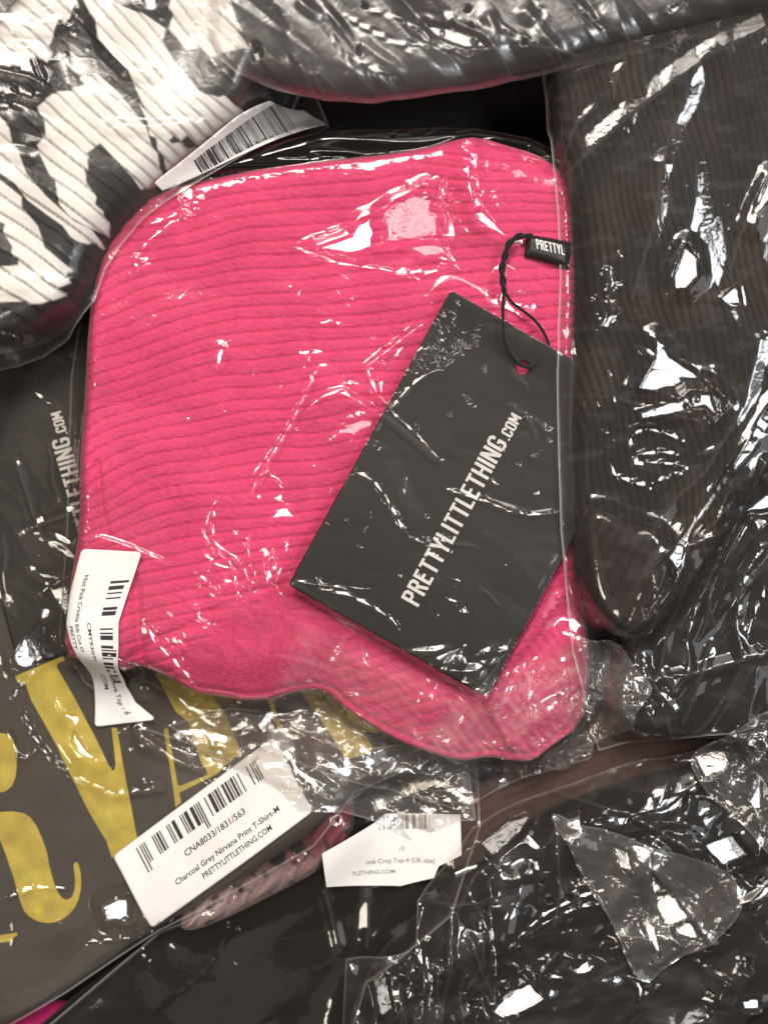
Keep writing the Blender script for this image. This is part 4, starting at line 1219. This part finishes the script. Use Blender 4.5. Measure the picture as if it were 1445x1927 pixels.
flap(z7([(740, 410), (880, 450), (1150, 540), (1350, 600), (1395, 700), (1340, 790), (1270, 850), (1150, 930), (1062, 992), (1000, 870), (905, 690), (830, 560)]), 165, 7, '', ((54, 8, 2.4, -.9, 1), (24, 2, 2, .2, 2)), 26,
     (('p', ('F', z7([(960, 520), (1010, 540), (1020, 600), (980, 590)]), 4)), ('p', ('A', z7([(1080, 600), (1112, 645), (1165, 690), (1225, 780), (1268, 846), (1180, 826), (1120, 740), (1088, 670)]), 4)), ('p', ('A', z7([(1045, 755), (1080, 750), (1110, 830), (1115, 900), (1090, 850)]), 3)), ('s', ('A', 5, z7([(1100, 580), (1150, 555)]))),
      ('s', ('A', 5, z7([(1115, 940), (1200, 880), (1270, 850)]))), ('s', ('A', 3, z7([(755, 425), (905, 690), (1040, 950)])))), 'film_veil', parent=t_bb)
flap([(1303, 1443), (1360, 1395), (1445, 1330), (1540, 1300), (1540, 1680), (1470, 1630), (1400, 1560), (1340, 1490)], 190, 8, '', ((44, 12, 1.8, .4, 1), (20, 4, 1.6, .9, 2)), 60,
     (('p', ('A', [(1325, 1440), (1370, 1410), (1400, 1400), (1400, 1440), (1370, 1470), (1345, 1480)], 4)), ('p', ('A', [(1405, 1390), (1440, 1350), (1450, 1400), (1420, 1440)], 4)), ('s', ('A', 6, [(1350, 1490), (1400, 1540), (1430, 1560)])), ('p', ('B', [(1425, 1520), (1450, 1480), (1450, 1560)], 4))), 'film_veil', parent=t_bb)

flap(smooth([(1080, 1185), (1120, 1205), (1170, 1215), (1190, 1260), (1240, 1290), (1200, 1340), (1180, 1400), (1120, 1425), (1100, 1470), (1040, 1480), (1020, 1440), (1085, 1400), (1070, 1330), (1110, 1280)], 2), 205, 10, '', ((40, 12, 2.0, 1.0, 1), (18, 4, 1.8, .3, 2)), 40,
     (('p', ('F', [(1100, 1300), (1130, 1310), (1120, 1360), (1095, 1350)], 4)), ('p', ('A', [(1108, 1350), (1125, 1358), (1116, 1372)], 3))), 'film_veil', parent=t_rb, edge=.08)

# ================================================================== TOP LEFT: PLEATED SKIRT
def sk_back(x, y, z=230.0):
    k = HC / (HC - z); return CX + (x - CX) * k, CY + (y - CY) * k


def pleat(X, Y):
    """pleat coordinate: sloping lines that flatten towards the bottom"""
    sl = .93 - .00085 * np.clip(Y - 150, 0, 600)
    ph = Y - sl * X - .00045 * np.clip(X, 0, 400) ** 2 * (Y > -1e9) + 9 * perlin(X / 150, Y / 150, 81) + 5 * perlin(X / 60, Y / 60, 82)
    return ph


def sk_detail(x, y, d):
    X, Y = sk_back(x, y)
    ph = pleat(X, Y); per = 36.0
    i = np.floor(ph / per); fr = ph / per - i
    h = 12 * (fr ** 1.1) * sstep(1.0, .95, fr) + .8 * VT[(i.astype(int)) & 255, 5]
    return h * np.clip(d / 16, 0, 1) + 8 * fbm(X / 160, Y / 160, 83, 2)


WH = [
    [(-60, -80), (150, -80), (128, 20), (112, 50), (105, 85), (88, 117), (62, 100), (32, 120), (-60, 108)],
    [(140, -80), (160, 0), (172, 24), (178, 66), (235, 125), (250, 160), (285, 235), (290, 262), (322, 272), (345, 245), (365, 262), (400, 250), (470, 200), (375, 170), (325, 110), (305, 75), (310, 50), (270, 25), (215, 5), (190, -80)],
    [(330, -80), (325, 10), (315, 32), (312, 50), (345, 86), (370, 80), (400, 110), (470, 90), (450, 0), (400, -80)],
    [(70, 200), (95, 172), (140, 165), (188, 143), (230, 180), (283, 245), (296, 290), (300, 330), (260, 350), (248, 332), (185, 265), (158, 292), (165, 345), (182, 370), (180, 385), (195, 398), (189, 430), (155, 418), (125, 401), (105, 378), (95, 330), (75, 290), (72, 275), (82, 262), (78, 225)],
    [(-60, 180), (0, 218), (17, 240), (28, 285), (42, 318), (80, 362), (111, 390), (133, 409), (163, 423), (177, 442), (181, 452), (166, 460), (147, 456), (136, 448), (122, 428), (91, 406), (55, 379), (33, 351), (18, 336), (-60, 290)],
    [(-60, 320), (0, 338), (44, 373), (46, 395), (69, 423), (86, 467), (133, 506), (128, 520), (134, 532), (111, 545), (72, 566), (-60, 575), (-60, 500), (25, 490), (26, 465), (10, 442), (12, 423), (-60, 395)],
    [(300, 250), (330, 275), (360, 262), (380, 300), (340, 330), (310, 320)],
    [(392, 190), (420, 175), (450, 200), (440, 240), (410, 250)],
]


def sk_tint(x, y):
    X, Y = sk_back(x, y)
    i = np.floor(pleat(X, Y) / 36.0).astype(int) & 255
    j = VT[i, 9] * 12
    Xs = X + j * .72; Ys = Y + j * .68
    m = np.zeros(X.shape)
    for P in WH: m = np.maximum(m, sstep(-1.6, 1.6, sdf_poly(P, Xs, Ys)))
    m = m[:, None]
    return np.array([.009, .008, .009]) * (1 - m) + np.array([.90, .885, .86]) * m


sk = garment('pleated_skirt', [(-90, -90), (560, -90), (530, 60), (470, 200), (380, 270), (330, 310), (268, 372), (205, 440), (190, 470), (168, 520), (150, 560), (90, 620), (20, 650), (-90, 660)],
             230, 90, 60, 'skirt', sk_detail, tint=sk_tint, step=2.5, below=130, sm=1)
tag(sk, 'black and white patterned pleated skirt folded in the top left corner', 'skirt')

f = Film([(-90, -90), (590, -90), (560, 60), (612, 184), (596, 206), (470, 268), (372, 326), (300, 372), (262, 402), (215, 458), (190, 500), (170, 560), (110, 625), (50, 660), (0, 676), (-90, 690)], 235, n=8, dr=22, off=3,
         crump=((150, 3.5, 2.0, .9, 1), (55, .6, 1.6, .2, 2)))
f.zone([(-80, 100), (110, 110), (120, 240), (60, 300), (-80, 260)], ((44, 5, 2.6, .1, 3), (20, .8, 2, .3, 4)), 30)
f.zone([(-80, 540), (200, 500), (160, 640), (-80, 680)], ((50, 8, 2.4, -.3, 5), (24, 2, 2, 0, 6)), 30)
f.patch('A', [(-30, 22), (30, 24), (70, 30), (125, 16), (118, 36), (75, 47), (30, 46), (-30, 36)], 7)
f.patch('A', [(-30, 88), (20, 96), (62, 100), (72, 120), (84, 150), (60, 138), (30, 132), (-30, 118)], 8)
f.stroke('A', 8, [(-5, 178), (40, 174), (75, 180)]).stroke('A', 8, [(0, 200), (30, 196), (50, 206)]).stroke('A', 5, [(95, 108), (125, 102)]).patch('A', [(268, -6), (296, -8), (290, 20), (278, 14)], 4)
f.stroke('A', 3, [(60, 105), (72, 138), (90, 172)]).patch('A', [(286, 140), (294, 128), (292, 146)], 3).stroke('A', 5, [(300, 30), (306, 42)])
f.stroke('A', 5, [(0, 288), (20, 292)]).stroke('C', 5, [(20, 600), (35, 606)]).stroke('C', 6, [(0, 620), (30, 636)])
f.ridge(7, 18, [(175, 25), (200, 90), (240, 130), (290, 140)]).ridge(6, 14, [(200, 235), (280, 240), (330, 236), (400, 232)])
f.dots('A', [(120, 20), (170, 30), (180, 60), (130, 70)], 8, 1.5, 3.5, 71).dots('*', [(0, 0), (380, 0), (380, 240), (100, 280), (0, 240)], 16, 1.4, 3.4, 72)
t_sb = f.build('polybag', 'film_soft', 3.4, edge=.3, ew=4, milk=lambda x, y: .03 * sstep(0, 50, y - 150) * sstep(230, 330, x))
tag(t_sb, 'milky clear plastic bag around the black and white pleated skirt', 'plastic bag')

# barcode sticker on its edge
sp = up([(287, 338), (300, 326), (380, 262), (440, 210), (500, 163), (560, 150), (602, 180), (606, 192), (590, 205), (540, 230), (470, 264), (400, 300), (330, 336), (300, 350)], 245)
Zb = blur(maxf(T, 16), 24)
s4 = sheet('sticker', clipbox(bbox(sp)), 4, lambda X, Y: sdf_poly(sp, X, Y), lambda x, y, d: samp(Zb, x, y) + 3, 'white_paper', t_sb, rim=.6)
s4.obj['label'] = 'white sticker with a long black barcode on the bag edge'
def mb(a, b):
    (x, y), = up([(a, b)], 245); return (x, y, float(samp(Zb, np.array([x]), np.array([y]))[0]) + 3.6)
R = random.Random(9); qs = []; tpos = 0.0
while tpos < 1:
    w = R.choice([.006, .006, .009, .018]); gp = R.choice([.006, .008, .014])
    def pt(t, e):
        bx = 372 + (552 - 372) * t; by = 312 + (203 - 312) * t + 4 * math.sin(t * 3)
        L = 24 + 36 * t
        return (bx - L * (.52 + .05 * t) * e, by - L * .84 * e)
    qs.append([pt(tpos, 0), pt(tpos + w, 0), pt(tpos + w, 1), pt(tpos, 1)])
    tpos += w + gp
quads_mesh('barcode', qs, mb, 'ink', s4)
font_mesh('lettering', [('1 3 6 8 6 5', 0, 0, 7.5, 84), ('10128 168 81 61', 52, 12, 6.5, 98)], lambda a, b: mb(462 + a * .9 + b * .42, 259 - a * .50 + b * .86), 'ink', s4)

# ================================================================== TOP: DARK GREY PACK
tp = [(330, -100), (392, -60), (384, 40), (400, 96), (440, 128), (520, 160), (610, 180), (700, 186), (800, 172), (900, 156), (985, 140), (1100, 112), (1200, 88), (1310, 58), (1445, 30), (1540, 10), (1540, -100)]
gt = garment('folded_garment', [(420, -100), (420, 20), (470, 90), (560, 140), (640, 162), (780, 150), (900, 132), (1100, 92), (1300, 40), (1540, -10), (1540, -100)], 265, 60, 60, 'grey', folds(60, 10, 0, 3, 91), below=200)
tag(gt, 'dark grey folded garment in a crinkled bag along the top edge', 'garment')
f = Film(tp, 275, n=9, dr=24, off=5, zmin=225, er=60, crump=((120, 17, 3.2, .75, 1), (44, 4.2, 3.6, .95, 2)))
for w, p in ((8, [(650, 32), (700, 60), (760, 90), (772, 104)]), (7, [(690, 22), (740, 30), (790, 56), (812, 86)]), (7, [(745, 86), (800, 84), (900, 106)]), (6, [(840, 20), (880, 60), (925, 88)]), (5, [(930, 40), (962, 66), (1008, 82)]),
             (6, [(1000, 0), (1030, 30), (1020, 46)]), (5, [(1080, 0), (1120, 40), (1136, 54)]), (5, [(640, 100), (700, 130), (748, 150)]), (7, [(1240, 24), (1290, 6)]), (5, [(540, 90), (560, 120)]), (4, [(505, 0), (530, 40)]), (5, [(620, 60), (640, 100), (660, 126)]), (7, [(460, 100), (480, 84)])):
    f.stroke('A', w, p)
f.patch('A', [(800, 44), (850, 52), (900, 72), (918, 90), (870, 88), (820, 66)], 6).patch('A', [(470, 88), (486, 84), (492, 104), (478, 112)], 5)
f.dots('A', [(600, 0), (1100, 0), (1100, 70), (900, 100), (620, 110)], 10, 1.8, 4.5, 81)
f.creases([(480, 0), (1440, -20), (1300, 50), (900, 130), (560, 130)], 16, 50, 160, 6, 20, .85, .3, 114)
t_tp = f.build('polybag', 'film_soft', 3.2, edge=.2, ew=5, milk=lambda x, y: .0 + .09 * sstep(560, 400, x) + .04 * sstep(110, 170, y + .0 * x) * sstep(1000, 800, x) + .02 * np.clip(fbm(x / 50, y / 30, 95, 3), 0, 1))
tag(t_tp, 'crinkled clear plastic bag with bright streaks across the top edge', 'plastic bag')

for o in scene.objects:
    if o.get('category') == 'plastic bag': o['group'] = 'clear plastic bags around the garments'
    if o.get('category') == 'garment': o['group'] = 'folded garments in the pile'
print('tris', sum(sum(len(p.vertices) - 2 for p in o.data.polygons) for o in scene.objects if o.type == 'MESH'))
